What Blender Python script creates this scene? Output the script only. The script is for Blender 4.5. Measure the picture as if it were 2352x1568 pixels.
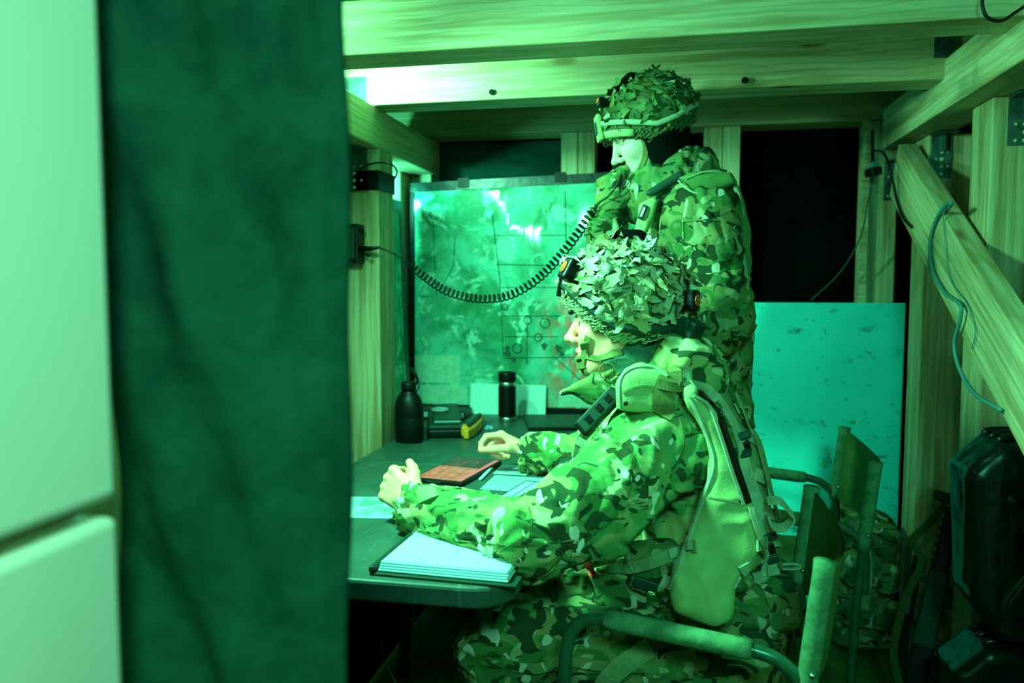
import bpy, bmesh, math, random
import numpy as np
from mathutils import Vector, Matrix
import openvdb

for _o in list(bpy.data.objects):
    bpy.data.objects.remove(_o)
sc = bpy.context.scene
COL = sc.collection
random.seed(7)

# ------------------------------------------------------------------ camera
CAM_F = 1830.0
PSI, TH = math.radians(11.3), math.radians(4.2)
CAM = np.array([0.0, 0.0, 1.25])
FW = np.array([-math.sin(PSI) * math.cos(TH), math.cos(PSI) * math.cos(TH), -math.sin(TH)])
RT = np.array([math.cos(PSI), math.sin(PSI), 0.0])
UP = np.cross(RT, FW)
cd = bpy.data.cameras.new('camera')
cam = bpy.data.objects.new('camera', cd)
COL.objects.link(cam)
cd.sensor_width = 36.0
cd.lens = 36.0 * CAM_F / 2352.0
cd.clip_start = 0.05
cam.matrix_world = Matrix(((RT[0], UP[0], -FW[0], CAM[0]), (RT[1], UP[1], -FW[1], CAM[1]),
                           (RT[2], UP[2], -FW[2], CAM[2]), (0, 0, 0, 1)))
cd.dof.use_dof = True
cd.dof.focus_distance = 1.72
cd.dof.aperture_fstop = 3.0
sc.camera = cam

# ------------------------------------------------------------------ world, lamps, exposure
w = bpy.data.worlds.new('world')
sc.world = w
w.use_nodes = True
w.node_tree.nodes['Background'].inputs[0].default_value = (0.0, 0.6, 0.42, 1)
w.node_tree.nodes['Background'].inputs[1].default_value = 0.015


def lamp(name, loc, target, sx, sy, power, col, spread=180):
    l = bpy.data.lights.new(name, 'AREA')
    l.shape = 'RECTANGLE'
    l.size, l.size_y = sx, sy
    l.energy = power
    l.color = col
    l.spread = math.radians(spread)
    o = bpy.data.objects.new(name, l)
    COL.objects.link(o)
    o.location = loc
    o.rotation_euler = (Vector(target) - Vector(loc)).to_track_quat('-Z', 'Y').to_euler()
    return o


GREEN = (0.18, 1.0, 0.52)
TEAL = (0.08, 1.0, 0.60)
# lamp on the left wall between the joists, behind the curtain
lamp('tube_lamp_left', (-0.945, 2.12, 1.86), (-0.68, 2.44, 1.86), 0.05, 0.05, 18.0, GREEN)
# lamp in the bay of the left wall behind the first post
lamp('bay_lamp_left', (-1.14, 2.76, 1.60), (-1.02, 3.0, 1.62), 0.05, 0.05, 4.0, TEAL)
# main room lamp under the ceiling, at the left of the doorway
lamp('room_lamp', (-0.80, 1.34, 1.74), (0.0, 1.80, 0.62), 0.10, 0.20, 33.0, GREEN, 140)
lamp('joist_fill_light', (-0.96, 1.60, 1.87), (-0.6, 1.9, 1.87), 0.05, 0.05, 5.0, GREEN)  # added light to brighten the left end of the front joist
# shaded lamp of the passage the photographer stands in, shining into the room
lamp('passage_lamp', (0.40, -0.25, 1.92), (0.22, 2.6, 0.85), 0.25, 0.25, 7.5, TEAL, 85)
# added light, aimed to brighten the pale passage panels
lamp('panel_fill_light', (0.02, -0.30, 1.80), (-0.42, 0.25, 1.15), 0.20, 0.20, 7.0, (0.26, 1.0, 0.58), 110)

sc.view_settings.view_transform = 'Standard'
sc.view_settings.look = 'None'
sc.view_settings.exposure = 0.0
sc.view_settings.gamma = 1.0
sc.view_settings.use_curve_mapping = False


# ------------------------------------------------------------------ picture point -> place at a chosen depth
def _ray(x, y):
    return FW + RT * (x - 1176) / CAM_F - UP * (y - 784) / CAM_F


def PY(x, y, Y):
    d = _ray(x, y)
    return CAM + d * (Y - CAM[1]) / d[1]


def PX(x, y, X):
    d = _ray(x, y)
    return CAM + d * (X - CAM[0]) / d[0]


def PZ(x, y, Z):
    d = _ray(x, y)
    return CAM + d * (Z - CAM[2]) / d[2]


# ------------------------------------------------------------------ object helpers
WL = {}
RAW = {}


def new_obj(name, mesh, parent=None, loc=(0, 0, 0)):
    o = bpy.data.objects.new(name, mesh)
    COL.objects.link(o)
    loc = Vector(loc)
    if parent is not None:
        o.parent = parent
        o.location = loc - WL[parent.name]
    else:
        o.location = loc
    WL[o.name] = loc
    return o


def tag(o, label=None, cat=None, group=None, kind=None):
    if label: o['label'] = label
    if cat: o['category'] = cat
    if group: o['group'] = group
    if kind: o['kind'] = kind
    return o


def thing(name, loc, label, cat, group=None):
    return tag(new_obj(name, None, None, loc), label, cat, group)


def mk(name, v, f, mat, parent=None, smooth=False, loc=None, bevel=0, sub=0, wn=False):
    v = np.asarray(v, float)
    lo, hi = v.min(0), v.max(0)
    if loc is None:
        loc = (lo + hi) / 2
        if parent is None:
            loc[2] = lo[2]
    me = bpy.data.meshes.new(name)
    f = [list(map(int, q)) for q in f] if not isinstance(f, np.ndarray) else f.tolist()
    me.from_pydata((v - np.asarray(loc)).tolist(), [], f)
    me.update()
    if smooth:
        me.polygons.foreach_set('use_smooth', [True] * len(me.polygons))
    for m in (mat if isinstance(mat, (list, tuple)) else [mat]):
        me.materials.append(m)
    o = new_obj(name, me, parent, loc)
    RAW[o.name] = (v, f)
    if bevel:
        b = o.modifiers.new('bevel', 'BEVEL'); b.width = bevel; b.segments = 2
    if sub:
        s = o.modifiers.new('sub', 'SUBSURF'); s.levels = sub; s.render_levels = sub
    return o


class MB:
    """collects shapes for one mesh"""
    def __init__(s): s.v = []; s.f = []

    def add(s, v, f):
        n = len(s.v)
        s.v += [tuple(map(float, p)) for p in v]
        s.f += [[int(i) + n for i in q] for q in f]
        return s

    def box(s, c, h, R=None):
        c = np.asarray(c, float); R = np.eye(3) if R is None else np.asarray(R, float)
        vs = [c + R @ (np.array([x, y, z]) * h) for x in (-1, 1) for y in (-1, 1) for z in (-1, 1)]
        return s.add(vs, [(0, 1, 3, 2), (4, 6, 7, 5), (0, 4, 5, 1), (2, 3, 7, 6), (0, 2, 6, 4), (1, 5, 7, 3)])

    def box6(s, x0, x1, y0, y1, z0, z1):
        return s.box(((x0 + x1) / 2, (y0 + y1) / 2, (z0 + z1) / 2), ((x1 - x0) / 2, (y1 - y0) / 2, (z1 - z0) / 2))

    def prism(s, base, top):
        n = len(base)
        return s.add(list(base) + list(top), [list(range(n))[::-1], list(range(n, 2 * n))] +
                     [[i, (i + 1) % n, n + (i + 1) % n, n + i] for i in range(n)])

    def tube(s, pts, r, n=8, closed=False):
        pts = [np.asarray(p, float) for p in pts]
        m = len(pts)
        rr = r if hasattr(r, '__len__') else [r] * m
        T = []
        for i in range(m):
            a = pts[(i - 1) % m] if (i > 0 or closed) else pts[i]
            b = pts[(i + 1) % m] if (i < m - 1 or closed) else pts[i]
            t = b - a; T.append(t / (np.linalg.norm(t) + 1e-12))
        u = np.cross(T[0], (0, 0, 1.0))
        if np.linalg.norm(u) < .1: u = np.cross(T[0], (0, 1.0, 0))
        u /= np.linalg.norm(u)
        V = []
        for i in range(m):
            u = u - T[i] * (u @ T[i]); u /= (np.linalg.norm(u) + 1e-12)
            w_ = np.cross(T[i], u)
            for k in range(n):
                a = 2 * math.pi * k / n
                V.append(pts[i] + rr[i] * (math.cos(a) * u + math.sin(a) * w_))
        F = []
        for i in range(m if closed else m - 1):
            j = (i + 1) % m
            for k in range(n):
                l = (k + 1) % n
                F.append((i * n + k, i * n + l, j * n + l, j * n + k))
        if not closed:
            F.append(list(range(n))[::-1]); F.append([(m - 1) * n + k for k in range(n)])
        return s.add(V, F)

    def ribbon(s, pts, side, wd, th):
        """flat strap swept along pts, side = direction across (one or per point)"""
        pts = [np.asarray(p, float) for p in pts]; m = len(pts)
        side = [np.asarray(q, float) for q in side] if hasattr(side[0], '__len__') else [np.asarray(side, float)] * m
        wd = wd if hasattr(wd, '__len__') else [wd] * m
        V = []
        for i in range(m):
            t = pts[min(i + 1, m - 1)] - pts[max(i - 1, 0)]; t /= np.linalg.norm(t) + 1e-12
            q = side[i] - t * (side[i] @ t); q /= np.linalg.norm(q) + 1e-12
            nn = np.cross(t, q)
            for a, b in ((-1, -1), (1, -1), (1, 1), (-1, 1)):
                V.append(pts[i] + q * a * wd[i] / 2 + nn * b * th / 2)
        F = []
        for i in range(m - 1):
            for k in range(4):
                l = (k + 1) % 4
                F.append((i * 4 + k, i * 4 + l, i * 4 + 4 + l, i * 4 + 4 + k))
        F.append((3, 2, 1, 0)); F.append([(m - 1) * 4 + k for k in range(4)])
        return s.add(V, F)

    def lathe(s, c, prof, n=28, sx=1.0, sy=1.0):
        c = np.asarray(c, float); V = []; F = []
        for r, z in prof:
            for k in range(n):
                a = 2 * math.pi * k / n
                V.append(c + (r * sx * math.cos(a), r * sy * math.sin(a), z))
        m = len(prof)
        for i in range(m - 1):
            for k in range(n):
                l = (k + 1) % n
                F.append((i * n + k, i * n + l, i * n + n + l, i * n + n + k))
        F.append(list(range(n))[::-1]); F.append([(m - 1) * n + k for k in range(n)])
        return s.add(V, F)

    def out(s, name, mat, parent=None, **k):
        return mk(name, s.v, s.f, mat, parent, **k)


def smooth_path(pts, n=8):
    """Catmull-Rom through pts"""
    P = [np.asarray(p, float) for p in pts]
    P = [2 * P[0] - P[1]] + P + [2 * P[-1] - P[-2]]
    out = []
    for i in range(1, len(P) - 2):
        for k in range(n):
            t = k / n
            a, b, c, d = P[i - 1], P[i], P[i + 1], P[i + 2]
            out.append(.5 * ((2 * b) + (c - a) * t + (2 * a - 5 * b + 4 * c - d) * t * t + (3 * b - a - 3 * c + d) * t ** 3))
    out.append(P[-2])
    return out


# ------------------------------------------------------------------ value noise
def _hash(i, j, k, seed):
    h = (i * 374761393 + j * 668265263 + k * 2147483647 + seed * 1274126177) & 0xFFFFFFFF
    h = ((h ^ (h >> 13)) * 1274126177) & 0xFFFFFFFF
    return ((h ^ (h >> 16)) & 0xFFFF) / 65535.0


def vnoise(p, seed=0):
    p = np.asarray(p, float)
    i = np.floor(p).astype(np.int64); f = p - i
    f = f * f * (3 - 2 * f)
    r = 0
    for a in (0, 1):
        for b in (0, 1):
            for c in (0, 1):
                wgt = (f[:, 0] if a else 1 - f[:, 0]) * (f[:, 1] if b else 1 - f[:, 1]) * (f[:, 2] if c else 1 - f[:, 2])
                r = r + wgt * _hash(i[:, 0] + a, i[:, 1] + b, i[:, 2] + c, seed)
    return r


def ridge(p, seed=0):
    return (1 - np.abs(2 * vnoise(p, seed) - 1)) ** 1.6


# ------------------------------------------------------------------ signed-distance modelling for soft and organic shapes
class SDF:
    def __init__(s, lo, hi, h):
        s.h = h; s.lo = np.asarray(lo, float)
        n = np.ceil((np.asarray(hi) - s.lo) / h).astype(int) + 1
        s.ax = [s.lo[i] + h * np.arange(n[i]) for i in range(3)]
        s.D = np.full(n, 0.5, np.float32)

    def _apply(s, fn, lo, hi, k, op):
        sl = []
        for i in range(3):
            a = int(np.searchsorted(s.ax[i], lo[i] - k - 4 * s.h)); b = int(np.searchsorted(s.ax[i], hi[i] + k + 4 * s.h))
            if b <= a: return s
            sl.append(slice(a, b))
        X, Y, Z = np.meshgrid(*[s.ax[i][sl[i]] for i in range(3)], indexing='ij')
        d = fn(X, Y, Z)
        D = s.D[tuple(sl)]
        if op == 'u':
            if k > 0:
                h_ = np.clip(.5 + .5 * (D - d) / k, 0, 1)
                R = D * (1 - h_) + d * h_ - k * h_ * (1 - h_)
            else:
                R = np.minimum(D, d)
        else:
            d = -d
            if k > 0:
                h_ = np.clip(.5 - .5 * (D - d) / k, 0, 1)
                R = D * (1 - h_) + d * h_ + k * h_ * (1 - h_)
            else:
                R = np.maximum(D, d)
        s.D[tuple(sl)] = R
        return s

    def cone(s, a, b, ra, rb, k=0.0, op='u', sq=None):
        """tapered capsule; sq = (axis unit vector, factor) flattens it across that axis"""
        a = np.asarray(a, float); b = np.asarray(b, float)
        m = max(ra, rb) * (1.0 if sq is None else max(1.0, sq[1]))

        def fn(X, Y, Z):
            px, py, pz = X - a[0], Y - a[1], Z - a[2]
            v = b - a; L = v @ v + 1e-12
            t = np.clip((px * v[0] + py * v[1] + pz * v[2]) / L, 0, 1)
            px, py, pz = px - t * v[0], py - t * v[1], pz - t * v[2]
            r = ra + (rb - ra) * t
            if sq is None:
                return np.sqrt(px * px + py * py + pz * pz) - r
            u = np.asarray(sq[0], float); q = px * u[0] + py * u[1] + pz * u[2]
            n2 = px * px + py * py + pz * pz - q * q + (q / sq[1]) ** 2
            return np.sqrt(np.maximum(n2, 0)) - r
        return s._apply(fn, np.minimum(a, b) - m, np.maximum(a, b) + m, k, op)

    def ell(s, c, r, R=None, k=0.0, op='u'):
        c = np.asarray(c, float); r = np.asarray(r, float); R = np.eye(3) if R is None else np.asarray(R, float)
        m = r.max()

        def fn(X, Y, Z):
            p = [X - c[0], Y - c[1], Z - c[2]]
            q = [sum(R[j, i] * p[j] for j in range(3)) for i in range(3)]
            k0 = np.sqrt(sum((q[i] / r[i]) ** 2 for i in range(3)))
            k1 = np.sqrt(sum((q[i] / r[i] ** 2) ** 2 for i in range(3))) + 1e-9
            return k0 * (k0 - 1) / k1
        return s._apply(fn, c - m, c + m, k, op)

    def box(s, c, hb, R=None, rad=0.0, k=0.0, op='u'):
        c = np.asarray(c, float); hb = np.asarray(hb, float); R = np.eye(3) if R is None else np.asarray(R, float)
        m = np.linalg.norm(hb)

        def fn(X, Y, Z):
            p = [X - c[0], Y - c[1], Z - c[2]]
            q = [np.abs(sum(R[j, i] * p[j] for j in range(3))) - (hb[i] - rad) for i in range(3)]
            return np.sqrt(sum(np.maximum(x, 0) ** 2 for x in q)) + np.minimum(np.maximum(np.maximum(q[0], q[1]), q[2]), 0) - rad
        return s._apply(fn, c - m, c + m, k, op)

    def plate(s, poly, o, u, v, th, rad=0.01, k=0.0, op='u'):
        """rounded slab: 2D outline poly in the frame (o,u,v), half thickness th"""
        poly = np.asarray(poly, float); o = np.asarray(o, float)
        u = np.asarray(u, float); u = u / np.linalg.norm(u); v = np.asarray(v, float); v = v - u * (u @ v); v /= np.linalg.norm(v)
        nn = np.cross(u, v)
        W = np.array([o + a * u + b * v + c * nn * th for a, b in poly for c in (-1, 1)])

        def fn(X, Y, Z):
            px, py, pz = X - o[0], Y - o[1], Z - o[2]
            A = px * u[0] + py * u[1] + pz * u[2]; B = px * v[0] + py * v[1] + pz * v[2]; C = px * nn[0] + py * nn[1] + pz * nn[2]
            d = np.full(A.shape, 1e9); sg = np.ones(A.shape)
            n = len(poly)
            for i in range(n):
                p0, p1 = poly[i], poly[(i - 1) % n]
                ex, ey = p1 - p0; wx, wy = A - p0[0], B - p0[1]
                t = np.clip((wx * ex + wy * ey) / (ex * ex + ey * ey), 0, 1)
                d = np.minimum(d, (wx - ex * t) ** 2 + (wy - ey * t) ** 2)
                c1 = B >= p0[1]; c2 = B < p1[1]; c3 = ex * wy > ey * wx
                fl = (c1 & c2 & c3) | (~c1 & ~c2 & ~c3)
                sg = np.where(fl, -sg, sg)
            q0 = sg * np.sqrt(d) + rad; q1 = np.abs(C) - th + rad
            return np.sqrt(np.maximum(q0, 0) ** 2 + np.maximum(q1, 0) ** 2) + np.minimum(np.maximum(q0, q1), 0) - rad
        return s._apply(fn, W.min(0), W.max(0), k, op)

    def half(s, o, n, op='s', k=0.0):
        """cut away everything on the side the normal points to"""
        o = np.asarray(o, float); n = np.asarray(n, float); n = n / np.linalg.norm(n)
        fn = lambda X, Y, Z: -((X - o[0]) * n[0] + (Y - o[1]) * n[1] + (Z - o[2]) * n[2])
        return s._apply(fn, [a[0] for a in s.ax], [a[-1] for a in s.ax], k, 's')

    def mesh(s, relax=1):
        D = s.D.copy()
        for i in range(3):
            sl = [slice(None)] * 3
            for e in (0, -1):
                sl[i] = e; D[tuple(sl)] = np.maximum(D[tuple(sl)], s.h)
        g = openvdb.FloatGrid(0.5)
        g.copyFromArray(D.astype(np.float32))
        P, Q = g.convertToQuads(0.0)
        P = np.asarray(P, float) * s.h + s.lo
        Q = np.asarray(Q, np.int64)[:, ::-1]
        for _ in range(relax):
            P = relaxed(P, Q)
        # orientation
        a = P[Q[:, 0]]; b = P[Q[:, 1]]; c = P[Q[:, 2]]
        if np.einsum('ij,ij->i', a - P.mean(0), np.cross(b - a, c - a)).sum() < 0:
            Q = Q[:, ::-1]
        return P, Q


def relaxed(P, Q):
    A = np.zeros_like(P); N = np.zeros(len(P))
    for i in range(4):
        np.add.at(A, Q[:, i], P[Q[:, (i + 1) % 4]]); np.add.at(N, Q[:, i], 1)
        np.add.at(A, Q[:, i], P[Q[:, (i - 1) % 4]]); np.add.at(N, Q[:, i], 1)
    return .5 * P + .5 * A / np.maximum(N, 1)[:, None]


def vnormals(P, Q):
    n = np.cross(P[Q[:, 2]] - P[Q[:, 0]], P[Q[:, 3]] - P[Q[:, 1]])
    V = np.zeros_like(P)
    for i in range(4):
        np.add.at(V, Q[:, i], n)
    return V / (np.linalg.norm(V, axis=1)[:, None] + 1e-12)


def cloth_folds(P, Q, limbs, amp=.008, seed=1, gen=14.0):
    """creases across limbs (list of a, b, amplitude, rings per metre) plus general crumple"""
    N = vnormals(P, Q)
    d = amp * .55 * (ridge(P * np.array([gen, gen, gen * 1.5]), seed) - .4)
    d += amp * .25 * (ridge(P * gen * 2.3, seed + 5) - .4)
    best = np.full(len(P), 1e9); fold = np.zeros(len(P))
    for li, (a, b, am, fr) in enumerate(limbs):
        a = np.asarray(a, float); b = np.asarray(b, float); v = b - a; L = np.linalg.norm(v); v = v / L
        t = np.clip((P - a) @ v, -.03, L + .03)
        q = P - a - np.outer((P - a) @ v, v)
        dist = np.linalg.norm(P - a - np.outer(t, v), axis=1)
        e1 = np.cross(v, (0, 0, 1.0)); e1 /= np.linalg.norm(e1); e2 = np.cross(v, e1)
        ang = np.arctan2(q @ e2, q @ e1)
        cs = np.stack([t * fr + 1.3 * np.cos(ang + li) + .6 * np.sin(2 * ang), np.cos(ang) * 1.1 + 3 * li, np.sin(ang) * 1.1], 1)
        f = am * (ridge(cs, seed + li) ** 1.5 - .3) + am * .35 * (ridge(cs * 2.1, seed + 9 + li) - .4) - am * .7 * ridge(cs * np.array((1.25, 1.1, 1.1)) + 3.7, seed + 31 + li) ** 5
        m = dist < best
        fold = np.where(m, f, fold); best = np.where(m, dist, best)
    return P + N * (d + fold)[:, None]


# ------------------------------------------------------------------ materials
class NT:
    def __init__(s, name):
        s.m = bpy.data.materials.new(name); s.m.use_nodes = True
        s.t = s.m.node_tree; s.b = s.t.nodes['Principled BSDF']

    def n(s, typ, **kw):
        x = s.t.nodes.new(typ)
        for k, v in kw.items():
            if k in x.inputs.keys() or k.isdigit():
                x.inputs[int(k) if k.isdigit() else k].default_value = v
            else:
                setattr(x, k, v)
        return x

    def l(s, a, b): s.t.links.new(a, b)

    def coords(s, scale=(1, 1, 1), rnd=False, rot=(0, 0, 0)):
        tc = s.n('ShaderNodeTexCoord'); mp = s.n('ShaderNodeMapping')
        mp.inputs['Scale'].default_value = scale; mp.inputs['Rotation'].default_value = rot
        s.l(tc.outputs['Object'], mp.inputs['Vector'])
        if rnd:
            oi = s.n('ShaderNodeObjectInfo'); mu = s.n('ShaderNodeMath', operation='MULTIPLY'); mu.inputs[1].default_value = 37.0
            s.l(oi.outputs['Random'], mu.inputs[0]); s.l(mu.outputs[0], mp.inputs['Location'])
        return mp.outputs[0]

    def noise(s, vec, scale, detail=2, rough=.5, dist=0.0):
        x = s.n('ShaderNodeTexNoise'); x.inputs['Scale'].default_value = scale; x.inputs['Detail'].default_value = detail
        x.inputs['Roughness'].default_value = rough; x.inputs['Distortion'].default_value = dist
        if vec is not None: s.l(vec, x.inputs['Vector'])
        return x.outputs['Fac']

    def ramp(s, fac, stops, interp='LINEAR'):
        r = s.n('ShaderNodeValToRGB'); r.color_ramp.interpolation = interp
        e = r.color_ramp.elements
        while len(e) < len(stops): e.new(.5)
        for i, (p, c) in enumerate(stops):
            e[i].position = p; e[i].color = (*c, 1) if len(c) == 3 else c
        s.l(fac, r.inputs['Fac'])
        return r.outputs['Color']

    def mix(s, fac, a, b, mode='MIX'):
        x = s.n('ShaderNodeMix', data_type='RGBA', blend_type=mode)
        for i, q in ((0, fac), (6, a), (7, b)):
            if hasattr(q, 'is_linked') or hasattr(q, 'node'): s.l(q, x.inputs[i])
            else: x.inputs[i].default_value = q if i == 0 else (*q, 1)
        return x.outputs[2]

    def math(s, op, a, b=0.0):
        x = s.n('ShaderNodeMath', operation=op)
        for i, q in ((0, a), (1, b)):
            if hasattr(q, 'node'): s.l(q, x.inputs[i])
            else: x.inputs[i].default_value = q
        return x.outputs[0]

    def bump(s, h, strength=.3, dist=.002):
        x = s.n('ShaderNodeBump'); x.inputs['Strength'].default_value = strength; x.inputs['Distance'].default_value = dist
        s.l(h, x.inputs['Height']); s.l(x.outputs[0], s.b.inputs['Normal'])

    def fin(s, col=None, rough=.6, spec=.3, metal=0.0):
        if col is not None:
            if hasattr(col, 'node'): s.l(col, s.b.inputs['Base Color'])
            else: s.b.inputs['Base Color'].default_value = (*col, 1)
        if hasattr(rough, 'node'): s.l(rough, s.b.inputs['Roughness'])
        else: s.b.inputs['Roughness'].default_value = rough
        s.b.inputs['Specular IOR Level'].default_value = spec
        s.b.inputs['Metallic'].default_value = metal
        return s.m


BW = [(0, 0, 0), (1, 1, 1)]


def m_wood(name, light=(.60, .50, .30), dark=(.34, .25, .11)):
    t = NT(name)
    v = t.coords((1, 1, 1), True)
    vs = t.coords((1.2, 26, 26), True)
    vk = t.coords((2.6, 7.5, 7.5), True)
    g = t.noise(vs, 1.6, 3, .6, .4)
    c = t.mix(t.ramp(g, [(.40, BW[0]), (.62, BW[1])]), light, dark)
    rg = t.n('ShaderNodeTexWave', wave_type='BANDS', bands_direction='Z'); rg.inputs['Scale'].default_value = 14.0; rg.inputs['Distortion'].default_value = 9.0; rg.inputs['Detail'].default_value = 2.0; rg.inputs['Detail Scale'].default_value = .6
    t.l(t.coords((.35, 1, 1), True), rg.inputs['Vector'])
    c = t.mix(t.math('MULTIPLY', t.ramp(rg.outputs['Fac'], [(.72, BW[0]), (.95, BW[1])]), .38), c, (.30, .19, .06))
    fine = t.noise(t.coords((4, 160, 160), True), 1.0, 2)
    c = t.mix(t.math('MULTIPLY', fine, .25), c, (.45, .27, .10))
    vo = t.n('ShaderNodeTexVoronoi'); vo.inputs['Scale'].default_value = 1.0; t.l(vk, vo.inputs['Vector'])
    k = t.ramp(vo.outputs['Distance'], [(.06, BW[1]), (.13, BW[0])])
    sel = t.n('ShaderNodeSeparateColor'); t.l(vo.outputs['Color'], sel.inputs[0])
    on = t.math('GREATER_THAN', sel.outputs[0], .35)
    c = t.mix(t.math('MULTIPLY', k, on), c, (.22, .10, .03))
    br = t.noise(v, 2.2, 2)
    c = t.mix(t.math('MULTIPLY', t.ramp(br, [(.4, BW[0]), (.7, BW[1])]), .25), c, (.78, .66, .44))
    t.bump(fine, .12, .0008)
    return t.fin(c, .55, .3)


def m_camo(name, k=1.0, dim=1.0, rot=(.4, .2, .5)):
    t = NT(name)
    D = lambda c: tuple(x * dim for x in c)
    v = t.coords((1, 1, 1.25), False, rot)
    v2 = t.coords((.8, 1.2, 1.35), False, (1.1, .5, 1.9))
    base = t.mix(t.ramp(t.noise(v, 7 * k, 2, .5, .6), [(.38, BW[0]), (.62, BW[1])]), D((.42, .42, .15)), D((.12, .32, .10)))
    base = t.mix(t.ramp(t.noise(v2, 9 * k, 2, .5, .8), [(.53, BW[0]), (.545, BW[1])]), base, D((.09, .27, .07)))
    base = t.mix(t.ramp(t.noise(v, 8.3 * k, 1.5, .5, 1.0), [(.60, BW[0]), (.612, BW[1])]), base, D((.58, .62, .30)))
    base = t.mix(t.ramp(t.noise(v2, 12.5 * k, 1.6, .5, 1.2), [(.588, BW[0]), (.596, BW[1])]), base, D((.028, .075, .03)))
    base = t.mix(t.ramp(t.noise(v, 15 * k, 1.2, .45, .9), [(.665, BW[0]), (.672, BW[1])]), base, D((.030, .06, .022)))
    base = t.mix(t.ramp(t.noise(t.coords((1.25, 1, .85), False, (.9, .3, 2.4)), 15.5 * k, 1.0, .4, .7), [(.668, BW[0]), (.675, BW[1])]), base, D((.85, .86, .62)))
    we = t.noise(t.coords((1, 1, 1)), 900, 1)
    base = t.mix(t.math('MULTIPLY', we, .25), base, D((.06, .10, .03)))
    wr = t.noise(v, 38, 3, .6, .5)
    t.bump(wr, .30, .005)
    return t.fin(base, .85, .12)


def m_plain(name, c, rough=.6, spec=.3, var=.0, vs=20.0, metal=0.0, bump=0.0, bs=60.0, c2=None, coat=0.0):
    t = NT(name)
    col = c
    if var > 0 or c2 is not None:
        col = t.mix(t.ramp(t.noise(t.coords((1, 1, 1)), vs, 3, .6, .3), [(.35, BW[0]), (.68, BW[1])]), c, c2 if c2 else tuple(x * (1 - var) for x in c))
    if bump > 0:
        t.bump(t.noise(t.coords((1, 1, 1)), bs, 3), bump, .003)
    t.b.inputs['Coat Weight'].default_value = coat
    return t.fin(col, rough, spec, metal)


M = {}
M['wood'] = m_wood('pine_timber')
M['wood_old'] = m_wood('pine_timber_greyed', (.55, .44, .22), (.38, .27, .11))
M['ply'] = m_plain('dark_sheathing', (.30, .26, .12), .7, .2, .4, 6)
M['camo'] = m_camo('multi_tone_camouflage_cloth', 1.3, .95)
M['camo2'] = m_camo('camouflage_cloth_dimmed', 1.35, .52, (.9, 1.2, .3))  # same camouflage darkened in its colour, as in weaker light
M['camo_trous'] = m_camo('camouflage_trouser_cloth', 1.25, .62, (1.5, .3, .9))
M['canvas'] = m_plain('green_canvas', (.36, .50, .19), .85, .1, .22, 16, bump=.25, bs=240)
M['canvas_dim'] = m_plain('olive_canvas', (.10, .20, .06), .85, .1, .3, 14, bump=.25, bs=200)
M['webbing'] = m_plain('olive_webbing', (.26, .36, .16), .8, .15, .3, 40, bump=.4, bs=700)
M['webbing_l'] = m_plain('pale_webbing', (.42, .52, .32), .8, .15, .3, 40, bump=.4, bs=700)
M['tanweb'] = m_plain('tan_strap', (.19, .22, .07), .8, .15, .3, 60, bump=.3, bs=500)
M['skin'] = m_plain('skin', (1.0, .46, .27), .5, .35, .12, 30, bump=.08, bs=220)
M['skin_pale'] = m_plain('skin_pale', (.72, .48, .38), .5, .35, .12, 30, bump=.08, bs=220)
M['lips'] = m_plain('lips', (.70, .34, .22), .45, .4)
M['hair'] = m_plain('dark_hair', (.03, .03, .015), .8, .2, bump=.6, bs=400)
M['eyewhite'] = m_plain('eye_white', (.75, .75, .65), .2, .5)
M['iris'] = m_plain('dark_iris', (.02, .03, .02), .2, .5)
M['black'] = m_plain('black_plastic', (.002, .005, .0035), .42, .22)
M['black_gloss'] = m_plain('black_glossy_plastic', (.003, .008, .006), .30, .35, bump=.22, bs=9, c2=(.006, .016, .011), vs=30)
M['black_cloth'] = m_plain('black_fleece', (.002, .004, .0025), .95, .03, bump=.3, bs=200)
M['dkgreen'] = m_plain('dark_green_plastic', (.010, .048, .028), .5, .25, .3, 30)
M['steel'] = m_plain('brushed_steel', (.55, .65, .58), .32, .5, .2, 60, metal=1.0)
M['galv'] = m_plain('galvanised_steel', (.11, .18, .16), .4, .5, .5, 40, metal=.5)
M['hole'] = m_plain('pale_hole', (.55, .55, .35), .7, .2)
M['tube'] = m_plain('green_painted_tube', (.025, .11, .055), .3, .5, .45, 24, coat=.3)
M['tubeworn'] = m_plain('worn_green_sleeve', (.05, .16, .07), .7, .2, .0, 35, c2=(.14, .30, .14), bump=.3, bs=120)
M['orange'] = m_plain('orange_lens', (.75, .10, .01), .25, .5, .5, 40)
M['orange_lit'] = m_plain('orange_lens_small', (1.0, .12, .01), .25, .5)
M['scrim'] = None
M['white'] = m_plain('white_paper', (.50, .86, .84), .7, .2)
M['yellow'] = m_plain('yellow_plastic', (.95, .34, .01), .45, .4, .15, 30)
M['greycard'] = m_plain('blue_grey_card', (.30, .46, .50), .7, .2, .15, 20)
M['cord_grey'] = m_plain('blue_grey_rubber', (.06, .20, .19), .5, .3)
M['red'] = m_plain('dark_red_cloth', (.9, .06, .02), .7, .2)


def m_scrim():
    t = NT('torn_scrim_cloth')
    oi = t.n('ShaderNodeObjectInfo')
    c = t.ramp(oi.outputs['Random'], [(0, (.36, .34, .19)), (.3, (.50, .50, .32)), (.55, (.28, .33, .19)), (.8, (.46, .40, .18)), (1, (.62, .62, .46))])
    n = t.noise(t.coords((1, 1, 1), True), 45, 2)
    c = t.mix(t.ramp(n, [(.60, BW[0]), (.63, BW[1])]), c, (.16, .22, .08))
    t.b.inputs['Subsurface Weight'].default_value = 0
    return t.fin(c, .9, .08)


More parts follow.
